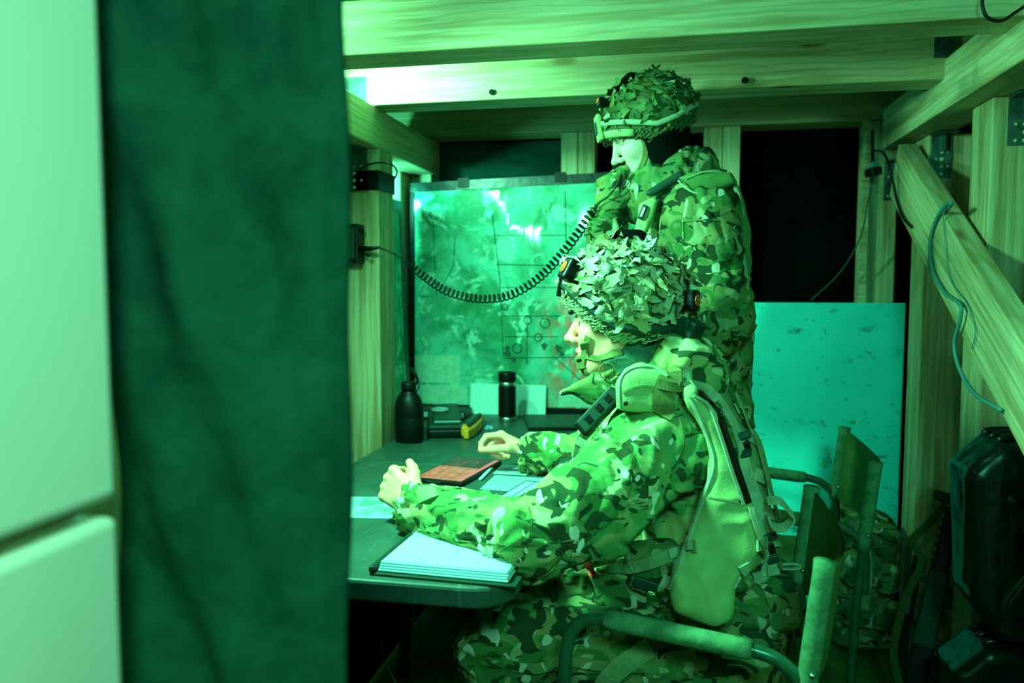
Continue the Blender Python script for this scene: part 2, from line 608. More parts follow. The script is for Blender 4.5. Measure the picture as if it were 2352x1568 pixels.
M['scrim'] = m_scrim()
M['net'] = m_plain('net_cord', (.40, .50, .24), .9, .08, .3, 80)
M['net_dk'] = m_plain('net_cord_dark', (.12, .20, .07), .9, .08, .3, 80)


def m_scrim_dark():
    t = NT('dark_scrim_cloth')
    oi = t.n('ShaderNodeObjectInfo')
    c = t.ramp(oi.outputs['Random'], [(0, (.05, .09, .03)), (.45, (.10, .18, .06)), (.75, (.16, .24, .09)), (.9, (.12, .12, .03)), (1, (.42, .60, .42))])
    return t.fin(c, .9, .08)


M['scrim_dk'] = m_scrim_dark()


def m_panel():
    t = NT('painted_wall_panel')
    n = t.noise(t.coords((1, 5, 1)), 3, 2)
    c = t.mix(n, (.95, .95, .80), (.85, .90, .74))
    return t.fin(c, .6, .25)


M['panel'] = m_panel()


def m_board():
    t = NT('stained_white_board')
    v = t.coords((1, 1, 1))
    c = t.mix(t.ramp(t.noise(v, 3.5, 3, .6), [(.3, BW[0]), (.75, BW[1])]), (.05, .88, .84), (.03, .72, .68))
    st = t.math('MULTIPLY', t.ramp(t.noise(t.coords((1, 1, 2)), 9, 4, .7, .4), [(.58, BW[0]), (.72, BW[1])]), .8)
    c = t.mix(st, c, (.05, .16, .11))
    sp = t.ramp(t.noise(v, 38, 2, .6), [(.70, BW[0]), (.75, BW[1])])
    c = t.mix(t.math('MULTIPLY', sp, .8), c, (.03, .07, .05))
    return t.fin(c, .55, .3)


M['board'] = m_board()


def m_curtain():
    t = NT('dark_blanket_cloth')
    v = t.coords((1, 1, 1))
    c = t.mix(t.ramp(t.noise(v, 14, 4, .65, .4), [(.3, BW[0]), (.72, BW[1])]), (.005, .050, .034), (.020, .125, .086))
    t.bump(t.noise(v, 45, 3), .6, .006)
    m = t.fin(c, .9, .1)
    tr = t.n('ShaderNodeBsdfTranslucent'); tr.inputs[0].default_value = (.05, .30, .21, 1)
    mx = t.n('ShaderNodeMixShader'); mx.inputs[0].default_value = .40
    out = t.t.nodes['Material Output']
    t.l(t.b.outputs[0], mx.inputs[1]); t.l(tr.outputs[0], mx.inputs[2]); t.l(mx.outputs[0], out.inputs[0])
    return m


M['curtain'] = m_curtain()


def m_tarp(name, a, b, sp=.2):
    t = NT(name)
    v = t.coords((1, 1, 1))
    c = t.mix(t.noise(v, 4, 3), a, b)
    t.bump(t.noise(t.coords((1, 1, 3), False, (.3, .2, .4)), 3.5, 3, .5, .6), .8, .05)
    return t.fin(c, .85, sp)


M['tarp'] = m_tarp('dark_green_tarpaulin', (.006, .05, .035), (.010, .08, .055))
M['tarp_black'] = m_tarp('black_tarpaulin', (.0004, .0014, .0009), (.001, .003, .002), .03)
M['sheet'] = m_tarp('ceiling_sheet', (.03, .20, .12), (.05, .26, .16))
M['floor'] = m_plain('trodden_earth_floor', (.10, .13, .03), .9, .1, .5, 7, bump=.5, bs=30)


def m_table():
    t = NT('scuffed_table_plastic')
    v = t.coords((1, 1, 1))
    c = t.mix(t.ramp(t.noise(v, 8, 4, .65, .4), [(.3, BW[0]), (.75, BW[1])]), (.022, .062, .046), (.045, .11, .08))
    sc_ = t.ramp(t.noise(t.coords((8, 1, 1), False, (0, 0, .25)), 10, 4, .7, .5), [(.58, BW[0]), (.75, BW[1])])
    c = t.mix(t.math('MULTIPLY', sc_, .45), c, (.14, .24, .19))
    sp = t.ramp(t.noise(t.coords((1, 1.6, 1)), 32, 2, .5, .3), [(.73, BW[0]), (.745, BW[1])])
    c = t.mix(t.math('MULTIPLY', sp, .9), c, (.03, .07, .05))
    t.bump(t.noise(v, 60, 3), .15, .002)
    return t.fin(c, t.ramp(t.noise(v, 12, 2), [(.3, (.35,) * 3), (.7, (.6,) * 3)]), .4)


M['table'] = m_table()


def m_map():
    t = NT('printed_map')
    v = t.coords((1, 1, 1))
    c = t.mix(t.ramp(t.noise(v, 4.2, 5, .62, .6), [(.42, BW[0]), (.58, BW[1])]), (.12, .60, .42), (.02, .27, .12))
    c = t.mix(t.ramp(t.noise(v, 9, 5, .7, .8), [(.53, BW[0]), (.60, BW[1])]), c, (.32, .80, .60))
    # pink and red patches in the lower right half
    sx = t.n('ShaderNodeSeparateXYZ'); t.l(v, sx.inputs[0])
    g = t.math('MULTIPLY', t.ramp(sx.outputs[0], [(.02, BW[0]), (.16, BW[1])]), t.ramp(t.math('ADD', t.math('MULTIPLY', sx.outputs[2], -1.0), .5), [(.42, BW[0]), (.62, BW[1])]))
    rd = t.ramp(t.noise(t.coords((1, 1, .8), False, (0, .5, 0)), 11, 5, .65, 1.2), [(.44, BW[0]), (.54, BW[1])])
    c = t.mix(t.math('MULTIPLY', t.math('MULTIPLY', g, rd), .85), c, (1.0, .10, .05))
    # contour and road lines
    for s_, w_, col in ((5.0, .008, (.03, .22, .12)), (7.5, .006, (.04, .30, .20))):
        n = t.noise(t.coords((1, 1, 1), False, (s_, .2, .6)), s_, 3, .55, .5)
        ln = t.math('LESS_THAN', t.math('ABSOLUTE', t.math('SUBTRACT', n, .5)), w_ * .6)
        c = t.mix(t.math('MULTIPLY', ln, .45), c, col)
    # grid
    for ax in (0, 2):
        fr = t.math('FRACT', t.math('MULTIPLY', sx.outputs[ax], 22.0))
        ln = t.math('LESS_THAN', fr, .035)
        c = t.mix(t.math('MULTIPLY', ln, .18), c, (.02, .20, .14))
    return t.fin(c, .6, .3)


M['map'] = m_map()


def m_film():
    t = NT('clear_wavy_film')
    gl = t.n('ShaderNodeBsdfGlossy'); gl.inputs['Roughness'].default_value = .10; gl.inputs[0].default_value = (.9, .9, .9, 1)
    tp = t.n('ShaderNodeBsdfTransparent')
    mx = t.n('ShaderNodeMixShader'); mx.inputs[0].default_value = .05
    bp = t.n('ShaderNodeBump'); bp.inputs['Strength'].default_value = .12; bp.inputs['Distance'].default_value = .02
    h = t.noise(t.coords((1.6, 1, .7), False, (0, .25, 0)), 7, 2, .5, .6); t.l(h, bp.inputs['Height']); t.l(bp.outputs[0], gl.inputs['Normal'])
    t.l(tp.outputs[0], mx.inputs[1]); t.l(gl.outputs[0], mx.inputs[2]); t.l(mx.outputs[0], t.t.nodes['Material Output'].inputs[0])
    return t.m


M['film'] = m_film()


def m_page():
    """ruled form: grey boxes and lines on white paper"""
    t = NT('printed_form')
    v = t.coords((1, 1, 1)); sx = t.n('ShaderNodeSeparateXYZ'); t.l(v, sx.inputs[0])
    c = (.60, .92, .88)
    fx = t.math('LESS_THAN', t.math('FRACT', t.math('MULTIPLY', sx.outputs[0], 19.0)), .05)
    fy = t.math('LESS_THAN', t.math('FRACT', t.math('MULTIPLY', sx.outputs[1], 26.0)), .06)
    ln = t.math('MAXIMUM', fx, fy)
    ln = t.math('MULTIPLY', ln, t.math('GREATER_THAN', t.noise(v, 14, 1), .44))
    cc = t.mix(t.math('MULTIPLY', ln, .6), c, (.22, .46, .40))
    tx = t.math('MULTIPLY', t.math('LESS_THAN', t.math('FRACT', t.math('MULTIPLY', sx.outputs[1], 110.0)), .42), t.math('GREATER_THAN', t.noise(t.coords((160, 8, 1)), 1, 1), .5))
    far = t.math('GREATER_THAN', sx.outputs[1], .035)
    cc = t.mix(t.math('MULTIPLY', t.math('MULTIPLY', tx, far), .6), cc, (.16, .36, .32))
    return t.fin(cc, .35, .4)


M['page'] = m_page()


def m_screen(hu=.09, hv=.08):
    """tablet screen: dark upper field with reddish bars, sand and pink map below, pink side column"""
    t = NT('lit_tablet_screen')
    v = t.coords((1, 1, 1)); sx = t.n('ShaderNodeSeparateXYZ'); t.l(v, sx.inputs[0])
    x, y = sx.outputs[0], sx.outputs[1]
    mp = t.mix(t.ramp(t.noise(v, 60, 4, .6, .8), [(.42, BW[0]), (.60, BW[1])]), (.60, .36, .13), (.95, .36, .26))
    mp = t.mix(t.ramp(t.noise(v, 90, 3, .6, 1.2), [(.60, BW[0]), (.64, BW[1])]), mp, (.75, .10, .02))
    gx = t.math('LESS_THAN', t.math('FRACT', t.math('MULTIPLY', x, 2.6 / hu)), .06)
    gy = t.math('LESS_THAN', t.math('FRACT', t.math('MULTIPLY', y, 2.6 / hv)), .06)
    mp = t.mix(t.math('MAXIMUM', gx, gy), mp, (.10, .06, .02))
    bars = t.math('MULTIPLY', t.math('LESS_THAN', t.math('FRACT', t.math('MULTIPLY', x, 60.0)), .22), t.math('GREATER_THAN', t.noise(t.coords((60, 10, 1)), 1, 1), .55))
    top = t.mix(t.math('MULTIPLY', bars, .6), (.045, .022, .026), (.5, .05, .06))
    c = t.mix(t.math('GREATER_THAN', y, hv * .10), mp, top)
    c = t.mix(t.math('GREATER_THAN', x, hu * .74), c, (.95, .30, .34))
    t.l(c, t.b.inputs['Emission Color']); t.b.inputs['Emission Strength'].default_value = .75
    return t.fin((.01, .01, .01), .15, .5)




def m_paper_map():
    t = NT('paper_map_print')
    v = t.coords((1, 1, 1))
    c = t.mix(t.ramp(t.noise(v, 9, 4, .6, .5), [(.42, BW[0]), (.56, BW[1])]), (.46, .80, .60), (.12, .42, .26))
    n = t.noise(v, 22, 3, .55, .8)
    ln = t.math('LESS_THAN', t.math('ABSOLUTE', t.math('SUBTRACT', n, .5)), .008)
    c = t.mix(t.math('MULTIPLY', ln, .8), c, (.02, .06, .03))
    return t.fin(c, .6, .3)


M['papermap'] = m_paper_map()


# ------------------------------------------------------------------ the timber room
def beam(name, A, B, wd, ht, mat, parent, up=(0, 0, 1), bevel=.004):
    """timber from A to B (centre line); ht along up, wd across; grain runs along local x"""
    A = np.asarray(A, float); B = np.asarray(B, float)
    x = B - A; L = np.linalg.norm(x); x /= L
    z = np.asarray(up, float); z = z - x * (z @ x); z /= np.linalg.norm(z); y = np.cross(z, x)
    mb = MB().box((0, 0, 0), (L / 2, wd / 2, ht / 2))
    me = bpy.data.meshes.new(name); me.from_pydata(mb.v, [], mb.f); me.update(); me.materials.append(mat)
    o = bpy.data.objects.new(name, me); COL.objects.link(o)
    c = (A + B) / 2
    o.parent = parent
    Mx = Matrix(((x[0], y[0], z[0], c[0]), (x[1], y[1], z[1], c[1]), (x[2], y[2], z[2], c[2]), (0, 0, 0, 1)))
    o.matrix_basis = Matrix.Translation(-WL[parent.name]) @ Mx
    WL[o.name] = Vector(c)
    b = o.modifiers.new('bevel', 'BEVEL'); b.width = bevel; b.segments = 2
    return o


def part_at(name, mb, mat, parent, **k):
    """part below a timber whose frame is turned: keep it at its place in the world"""
    o = mb.out(name, mat, None, **k)
    mw = Matrix.Translation(o.location)
    o.parent = parent
    pw = parent.matrix_basis.copy(); q = parent.parent
    while q is not None:
        pw = q.matrix_basis @ pw; q = q.parent
    o.matrix_parent_inverse = pw.inverted()
    o.matrix_basis = mw
    return o


def panel_box(name, x0, x1, y0, y1, z0, z1, mat, parent=None, **k):
    return MB().box6(x0, x1, y0, y1, z0, z1).out(name, mat, parent, **k)


floor = tag(panel_box('floor', -1.6, 1.3, -1.2, 3.6, -.06, 0, M['floor']), kind='structure')
ceiling = tag(panel_box('ceiling', -1.6, 1.3, -1.2, 3.6, 1.945, 1.985, M['sheet']), kind='structure')
for y0, y1 in ((1.90, 2.03), (2.435, 2.56)):
    j = beam('joist', (-1.30, (y0 + y1) / 2, 1.8775), (.95, (y0 + y1) / 2, 1.8775), y1 - y0, .132, M['wood'], ceiling)
    if y0 > 2.4:
        J2 = j
    if 1.8 < y0 < 2:
        J1 = j

# back wall: dark sheeting behind studs, top plate, white board below the right opening
wall_back = tag(panel_box('wall_back', -1.6, 1.3, 3.30, 3.36, 0, 1.95, M['tarp_black']), kind='structure')
beam('top_plate', (-1.25, 3.17, 1.888), (.95, 3.17, 1.888), .14, .112, M['wood_old'], wall_back)
for a, b in ((-.427, -.362), (-.360, -.296), (.113, .178), (.180, .243)):
    beam('stud', ((a + b) / 2, 3.165, 0.02), ((a + b) / 2, 3.165, 1.831), .12, b - a, M['wood'], wall_back, up=(1, 0, 0))
corner_stud = beam('stud', (.735, 3.165, 0.02), (.735, 3.165, 1.83), .12, .11, M['wood'], wall_back, up=(1, 0, 0))
beam('stud', (-1.10, 3.165, 0.02), (-1.10, 3.165, 1.83), .12, .10, M['wood'], wall_back, up=(1, 0, 0))
beam('stud', (-.995, 3.165, 0.02), (-.995, 3.165, 1.83), .12, .09, M['wood'], wall_back, up=(1, 0, 0))
# green tarpaulin in the left opening, with soft folds
gx, gz = 34, 22
V, F = [], []
for j in range(gz + 1):
    for i in range(gx + 1):
        x = -1.03 + .60 * i / gx; z = 1.15 + .68 * j / gz
        V.append((x, 3.275 + .012 * math.sin(9 * x + 14 * z) + .008 * math.sin(21 * x - 9 * z + 1), z))
for j in range(gz):
    for i in range(gx):
        a = j * (gx + 1) + i
        F.append((a, a + 1, a + gx + 2, a + gx + 1))
n0 = len(V)
V2 = V + [(x, y + .004, z) for x, y, z in V]
F2 = F + [tuple(i + n0 for i in q[::-1]) for q in F]
mk('green_tarpaulin', V2, F2, M['tarp'], wall_back, smooth=True)
wb = panel_box('white_board', -.02, .822, 3.070, 3.092, .0, 1.178, M['board'], wall_back, bevel=.002)
wb['label'] = 'pale stained board below the dark opening'
panel_box('batten', .665, .690, 3.085, 3.10, 1.178, 1.83, M['wood'], wall_back)

# right wall
wall_right = tag(panel_box('wall_right', 1.06, 1.10, -.4, 3.3, 0, 1.95, M['ply']), kind='structure')
beam('header_beam', (.80, .95, 1.796), (.80, 3.10, 1.796), .14, .139, M['wood'], wall_right)
post_r = []
for y0, y1 in ((.95, 1.09), (1.72, 1.86), (2.285, 2.43), (2.815, 2.955)):
    post_r.append(beam('post', (.877, (y0 + y1) / 2, 0.0), (.877, (y0 + y1) / 2, 1.726), y1 - y0, .150, M['wood'], wall_right, up=(1, 0, 0)))
br = beam('diagonal_brace', (.760, 2.930, 1.630), (.760, .970, .491), .058, .185, M['wood'], wall_right, up=(0, 0, 1))


def angle_bracket(parent, x0, x1, y, z0, z1, depth=.07, rows=4):
    """perforated steel angle: one leg on the post face that looks to the camera, one under the beam"""
    b = part_at('angle_bracket', MB().box6(x0, x1, y - .004, y, z0, z1).box6(x0, x1, y - depth, y - .004, z1 - .004, z1)
                .box6((x0 + x1) / 2 - .006, (x0 + x1) / 2 + .006, y - .022, y - .004, z1 - .055, z1 - .004), M['galv'], parent)
    mb = MB()
    for r in range(rows):
        zz = z0 + (z1 - z0) * (.10 + .5 * r / max(1, rows - 1))
        for cx in (.22, .5, .78):
            if (r + int(cx * 10)) % 2 and cx != .5: continue
            rr = .006 if cx == .5 else .004
            c = np.array((x0 + (x1 - x0) * cx, y - .0045, zz))
            pts = [c + (rr * math.cos(a), 0, rr * math.sin(a)) for a in np.linspace(0, 2 * math.pi, 8, endpoint=False)]
            mb.prism(pts, [p + (0, -.0012, 0) for p in pts])
    part_at('bracket_holes', mb, M['hole'], parent)
    return b


a, b_ = PY(2312, 335, 2.285), PY(2365, 176, 2.285)
angle_bracket(post_r[-2], a[0], a[0] + .078, 2.285, a[2], 1.724)
a, b_ = PY(2136, 410, 2.815), PY(2188, 298, 2.815)
angle_bracket(post_r[-1], a[0], b_[0], 2.815, a[2], 1.724)
a, b_ = PY(2028, 460, 3.105), PY(2076, 370, 3.105)
angle_bracket(corner_stud, a[0], b_[0], 3.104, a[2], b_[2], .05, 3)
a, b_ = PY(2142, 190, 2.435), PY(2190, 112, 2.435)
part_at('angle_bracket', MB().box6(a[0], b_[0], 2.431, 2.435, 1.868, 1.938), M['galv'], J2)
a, b_ = PY(796, 212, 2.43), PY(840, 172, 2.43)
part_at('angle_bracket', MB().box6(-1.05, b_[0], 2.431, 2.435, 1.825, 1.90), M['galv'], J2)
# bolt heads and screws on the joists
for (px, py, jj, yy) in ((1130, 212, J2, 2.435), (1710, 185, J2, 2.435)):
    c = PY(px, py, yy)
    pts = [c + np.array((.009 * math.cos(t), 0, .009 * math.sin(t))) for t in np.linspace(0, 2 * math.pi, 10, endpoint=False)]
    part_at('bolt', MB().prism(pts, [p + (0, -.006, 0) for p in pts]), M['black'], jj)

# left wall
wall_left = tag(panel_box('wall_left', -1.36, -1.30, .75, 3.3, 0, 1.95, M['ply']), kind='structure')
beam('header_beam', (-1.0, .95, 1.745), (-1.0, 3.10, 1.745), .14, .126, M['wood'], wall_left)
post_l = []
for y0, y1 in ((2.46, 2.60), (2.985, 3.10)):
    px_ = -1.0 if y0 < 2.9 else -1.108
    post_l.append(beam('post', (px_, (y0 + y1) / 2, 0.0), (px_, (y0 + y1) / 2, 1.681), y1 - y0, .140, M['wood'], wall_left, up=(1, 0, 0)))
for y in (2.70, 2.80, 2.92):
    beam('board', (-1.26, y, 0), (-1.26, y, 1.68), .085, .05, M['wood'], wall_left, up=(1, 0, 0))
a = PY(845, 440, 2.46)
angle_bracket(post_l[0], -1.055, a[0], 2.46, a[2], 1.68)
# black tape round the first post
z0, z1 = PY(880, 436, 2.46)[2], PY(830, 392, 2.46)[2]
part_at('black_tape', MB().box6(-1.074, -.926, 2.456, 2.604, z0, z1), M['black'], post_l[0])

panel_box('shade_sheet', -.925, -.915, 1.30, 3.0, 0, .695, M['tarp_black'], wall_left)  # added black sheet standing in for the shade under the table
# passage wall beside the photographer: two pale panels with a shadow gap
wall_front = tag(new_obj('wall_front', None, None, (-.43, .0, 0)), kind='structure')
panel_box('wall_panel', -.46, -.40, -1.1, .512, 0, 1.078, M['panel'], wall_front, bevel=.006)
panel_box('wall_panel', -.46, -.40, -1.1, .512, 1.092, 1.945, M['panel'], wall_front, bevel=.006)
panel_box('backing_strip', -.455, -.43, -1.1, .505, 1.05, 1.10, M['wood_old'], wall_front)

# curtain drawn aside in the doorway, hanging in folds
ns, nz = 90, 60
top, V, F = 1.93, [], []
for j in range(nz + 1):
    z = .03 + (top - .03) * j / nz
    for i in range(ns + 1):
        s = i / ns
        x = -.445 + .192 * s + .004 * math.sin(3 * z + 2)
        f = .010 * math.sin(2 * math.pi * (2.0 * s + 3.8 * z) + .9) + .012 * math.sin(2 * math.pi * (.8 * s + 1.1 * z) + .5) + .004 * math.sin(2 * math.pi * (2.2 * s - 1.7 * z))
        y = .565 + f * (.5 + .5 * math.sin(math.pi * min(1, s * 1.2)) ) + .02 * s
        if s > .93: y += .012 * (s - .93) / .07
        V.append((x, y, z))
for j in range(nz):
    for i in range(ns):
        a = j * (ns + 1) + i
        F.append((a, a + 1, a + ns + 2, a + ns + 1))
n0 = len(V)
V2 = V + [(x, y + .006, z) for x, y, z in V]
F2 = F + [tuple(i + n0 for i in q[::-1]) for q in F]
for j in range(nz):
    for i in (0, ns):
        a = j * (ns + 1) + i; b = a + ns + 1
        F2.append((a, b, b + n0, a + n0) if i == 0 else (b, a, a + n0, b + n0))
cur = thing('curtain', (-.34, .57, .03), 'dark teal blanket curtain drawn aside in the foreground beside the pale wall panel', 'curtain')
mk('curtain_cloth', V2, F2, M['curtain'], cur, smooth=True)
mb = MB().tube([(-.46, .585, 1.935), (-.20, .585, 1.935)], .006, 8)
mb.out('curtain_rail', M['steel'], cur, smooth=True)


# ------------------------------------------------------------------ folding table
TZ = .74
tab = thing('folding_table', (-.565, 2.13, 0), 'long worn dark green folding table running along the left wall', 'table')


def round_rect(x0, x1, y0, y1, r, corners=(1, 1, 1, 1), n=7):
    out = []
    for (cx, cy, a0, on) in ((x1 - r, y1 - r, 0, corners[0]), (x0 + r, y1 - r, 90, corners[1]), (x0 + r, y0 + r, 180, corners[2]), (x1 - r, y0 + r, 270, corners[3])):
        if on:
            for k in range(n):
                a = math.radians(a0 + 90 * k / (n - 1)); out.append((cx + r * math.cos(a), cy + r * math.sin(a)))
        else:
            out.append((cx + r * (1 if a0 in (0, 270) else -1), cy + r * (1 if a0 in (0, 90) else -1)))
    return out


for (y0, y1, cn) in ((1.262, 2.128, (0, 0, 1, 1)), (2.132, 3.045, (1, 1, 0, 0))):
    o = round_rect(-.885, -.255, y0, y1, .075, cn)
    MB().prism([(x, y, TZ - .037) for x, y in o], [(x, y, TZ) for x, y in o]).out('tabletop', M['table'], tab, bevel=.006)
for yy in (1.52, 2.35):
    for xx in (-.80, -.34):
        xb = xx + (-.02 if xx < -.5 else .02)
        MB().ribbon([(xx, yy, TZ - .038), (xx, yy, .35), (xb, yy, .0)], (1, 0, 0), .038, .024).out('leg', M['tube'], tab)
    MB().tube([(-.80, yy, .30), (-.34, yy, .30)], .010).out('leg_crossbar', M['tube'], tab, smooth=True)
MB().box6(-.86, -.28, 1.30, 2.96, TZ - .052, TZ - .0375).out('underframe', M['tube'], tab)


def quad_px(pts, z):
    return [PZ(x, y, z) for x, y in pts]


def frame_of(q):
    """oriented rectangle through four px corners (nl, nr, fr, fl): centre, half sizes, yaw axes"""
    nl, nr, fr, fl = [np.asarray(p) for p in q]
    c = (nl + nr + fr + fl) / 4
    u = ((nr - nl) + (fr - fl)) / 2; v = ((fl - nl) + (fr - nr)) / 2
    hu, hv = np.linalg.norm(u) / 2, np.linalg.norm(v) / 2
    u = u / np.linalg.norm(u); v = v - u * (u @ v); v /= np.linalg.norm(v)
    return c, hu, hv, u, v


def yawed(name, loc, u, label, cat, group=None):
    t = thing(name, loc, label, cat, group); t.rotation_euler[2] = math.atan2(u[1], u[0]); return t


def lbox(name, parent, x0, x1, y0, y1, z0, z1, mat, bevel=0, **k):
    """box in the parent's own frame"""
    mb = MB().box6(x0, x1, y0, y1, z0, z1)
    return lmesh(name, parent, mb, mat, bevel=bevel, **k)


def lmesh(name, parent, mb, mat, bevel=0, smooth=False):
    v = np.asarray(mb.v); c = (v.min(0) + v.max(0)) / 2
    me = bpy.data.meshes.new(name); me.from_pydata((v - c).tolist(), [], mb.f); me.update()
    me.materials.append(mat)
    if smooth: me.polygons.foreach_set('use_smooth', [True] * len(me.polygons))
    o = bpy.data.objects.new(name, me); COL.objects.link(o); o.parent = parent; o.location = c
    if parent.name not in LOFF: LOFF[parent.name] = Vector((0, 0, 0))
    if parent.name in LPART: o.location = Vector(c) - LPART[parent.name]
    LPART[o.name] = Vector(c)
    if bevel:
        b = o.modifiers.new('bevel', 'BEVEL'); b.width = bevel; b.segments = 2
    return o


LOFF, LPART = {}, {}

# --- notebook in a plastic wrapped cover, nearest thing on the table
c, hu, hv, u, v = frame_of(quad_px([(872, 1318), (1158, 1331), (1222, 1262), (978, 1232)], TZ))
nb = yawed('notebook', (c[0], c[1], TZ), u, 'thick white paged notebook in dark cover under the seated soldier\'s forearm', 'notebook')
hu, hv = .118, .108
lbox('back_cover', nb, -hu - .012, hu + .016, -hv - .010, hv + .010, .0005, .0045, M['dkgreen'], .001)
lbox('cover_spine', nb, -hu - .014, -hu - .004, -hv - .010, hv + .010, .0045, .016, M['dkgreen'], .003)
for k in range(4):
    lbox('page_block', nb, -hu + .001 * k, hu - .002 * (k % 2), -hv + .0015 * k, hv, .005 + .0042 * k, .0090 + .0042 * k, M['white'], .002)
lbox('printed_form', nb, -hu + .006, hu - .004, -hv + .008, hv - .003, .0219, .0226, M['page'])

# --- paper map at the left edge
c, hu, hv, u, v = frame_of(quad_px([(808, 1212), (948, 1214), (965, 1128), (858, 1126)], TZ))
pm = yawed('paper_map', (c[0], c[1], TZ), u, 'green paper map lying flat beside the curtain under the fist', 'map')
lbox('map_backing', pm, -.13, .11, -.085, .085, .0004, .0020, M['greycard'])
lbox('map_print', pm, -.075, .098, -.060, .082, .0021, .0026, M['papermap'])

# --- tablet in a dark case
c, hu, hv, u, v = frame_of(quad_px([(972, 1108), (1086, 1121), (1147, 1066), (1012, 1055)], TZ))
tb = yawed('tablet', (c[0], c[1], TZ), u, 'tablet with a glowing red and sand coloured map screen', 'tablet')
hu, hv = .120, .085
hu, hv = np.linalg.norm(PZ(972, 1108, TZ) - PZ(1086, 1121, TZ)) / 2, .5 * np.linalg.norm(PZ(972, 1108, TZ) - PZ(1012, 1055, TZ))
lbox('tablet_case', tb, -hu, hu, -hv, hv, .0005, .012, M['black'], .004)
M['screen'] = m_screen(hu, hv)
lbox('screen', tb, -hu + .007, hu - .007, -hv + .008, hv - .008, .0121, .0126, M['screen'])
lbox('side_key', tb, -.03, .01, -hv - .0015, -hv + .001, .005, .008, M['dkgreen'])
st = thing('stylus', PZ(1110, 1090, TZ + .006), 'slim white stylus lying along the right edge of the tablet', 'stylus')
a, b = PZ(1103, 1100, TZ + .005), PZ(1134, 1070, TZ + .005)
MB().tube([a, a * .08 + b * .92, b], [.0042, .0042, .0015], 10).out('stylus_body', M['white'], st, smooth=True)
MB().tube([b, b + (b - a) * .02], [.0015, .0004], 8).out('stylus_tip', M['greycard'], st)

# --- cards in front of the soldier
for pts, lab in (([(1098, 1126), (1236, 1132), (1268, 1102), (1140, 1092)], 'blue grey card on the table between tablet and printed key card'),
                 ([(1130, 1088), (1210, 1094), (1226, 1072), (1154, 1070)], 'small blue grey card under the seated soldier\'s right wrist')):
    c, hu, hv, u, v = frame_of(quad_px(pts, TZ))
    t = yawed('card', (c[0], c[1], TZ), u, lab, 'card')
    lbox('card_sheet', t, -hu, hu, -hv, hv, .0005, .003, M['greycard'], .0008)
c, hu, hv, u, v = frame_of(quad_px([(1160, 1152), (1252, 1164), (1292, 1118), (1190, 1108)], TZ))
t = yawed('key_card', (c[0], c[1], TZ), u, 'dark card with columns of white printed cells by the elbow', 'card')
lbox('key_card_sheet', t, -hu, hu, -hv, hv, .0031, .0075, M['dkgreen'], .001)
mb = MB()
for i in range(4):
    for j in range(6):
        x0 = -hu * .90 + i * hu * .46; y0 = -hv * .88 + j * hv * .30
        mb.box6(x0, x0 + hu * .40, y0, y0 + hv * .25, .0076, .0084)
lmesh('printed_cells', t, mb, M['white'])

# --- canteen
c = PZ(940, 1014, TZ)
ct = thing('canteen', (c[0], c[1], TZ), 'black plastic water canteen with tethered cap beside the left post', 'canteen')
MB().lathe((c[0], c[1], TZ), [(.040, .000), (.047, .006), (.0485, .05), (.0485, .078), (.0475, .081), (.0485, .084), (.047, .115), (.041, .138), (.031, .155), (.023, .163), (.021, .172)], 36, 1.0, .8).out('canteen_body', M['black'], ct, smooth=True)
MB().lathe((c[0], c[1], TZ), [(.0235, .168), (.0245, .172), (.0245, .190), (.022, .194), (.004, .195)], 24).out('cap', M['black'], ct, smooth=True)
MB().ribbon(smooth_path([c + (.024, -.002, .186), c + (.030, 0, .20), c + (.020, 0, .222), c + (.006, 0, .240)]), (0, 1, .2), .014, .005).out('cap_strap', M['black'], ct, smooth=True)
MB().tube(smooth_path([c + (.018, -.012, .16), c + (.036, -.01, .175), c + (.032, 0, .205), c + (.015, 0, .22)]), .0022, 6).out('cap_tether', M['black'], ct, smooth=True)

# --- insulated mug
c = PZ(1165, 966, TZ)
mg = thing('travel_mug', (c[0], c[1], TZ), 'tall black insulated mug with steel bands in front of the white card', 'mug')
MB().lathe((c[0], c[1], TZ), [(.030, .0), (.0320, .003), (.0325, .016), (.0320, .0165)], 32).out('base_band', M['steel'], mg, smooth=True)
MB().lathe((c[0], c[1], TZ), [(.0322, .0166), (.0330, .022), (.0325, .128), (.0320, .132)], 32).out('mug_body', M['black'], mg, smooth=True)
MB().lathe((c[0], c[1], TZ), [(.0318, .1322), (.0322, .134), (.0322, .145), (.0318, .1455)], 32).out('neck_band', M['steel'], mg, smooth=True)
MB().lathe((c[0], c[1], TZ), [(.0316, .1457), (.0330, .150), (.0330, .176), (.0315, .181), (.027, .182), (.026, .176), (.002, .175)], 32).out('lid', M['black'], mg, smooth=True)

# --- white cards leaning on the map
a, b = PY(1080, 950, 2.995), PY(1253, 949, 2.995)
wc = thing('white_card', ((a[0] + b[0]) / 2, 2.99, TZ), 'plain white card leaning on the map behind the black mug', 'card')
hgt = .118
MB().prism([(a[0], 2.990, TZ + .001), (b[0], 2.990, TZ + .001), (b[0], 2.993, TZ + .001), (a[0], 2.993, TZ + .001)],
           [(a[0], 3.008, TZ + hgt), (b[0], 3.008, TZ + hgt), (b[0], 3.011, TZ + hgt), (a[0], 3.011, TZ + hgt)]).out('card_sheet', M['white'], wc)

# --- closed laptop
c, hu, hv, u, v = frame_of(quad_px([(1193, 990), (1400, 988), (1400, 960), (1222, 961)], TZ))
lp = yawed('laptop', (c[0], c[1], TZ), u, 'closed flat dark laptop lying near the map', 'laptop')
lbox('laptop_base', lp, -hu, hu, -hv, hv, .001, .009, M['black'], .003)
lbox('laptop_lid', lp, -hu, hu, -hv, hv, .0095, .016, M['dkgreen'], .003)
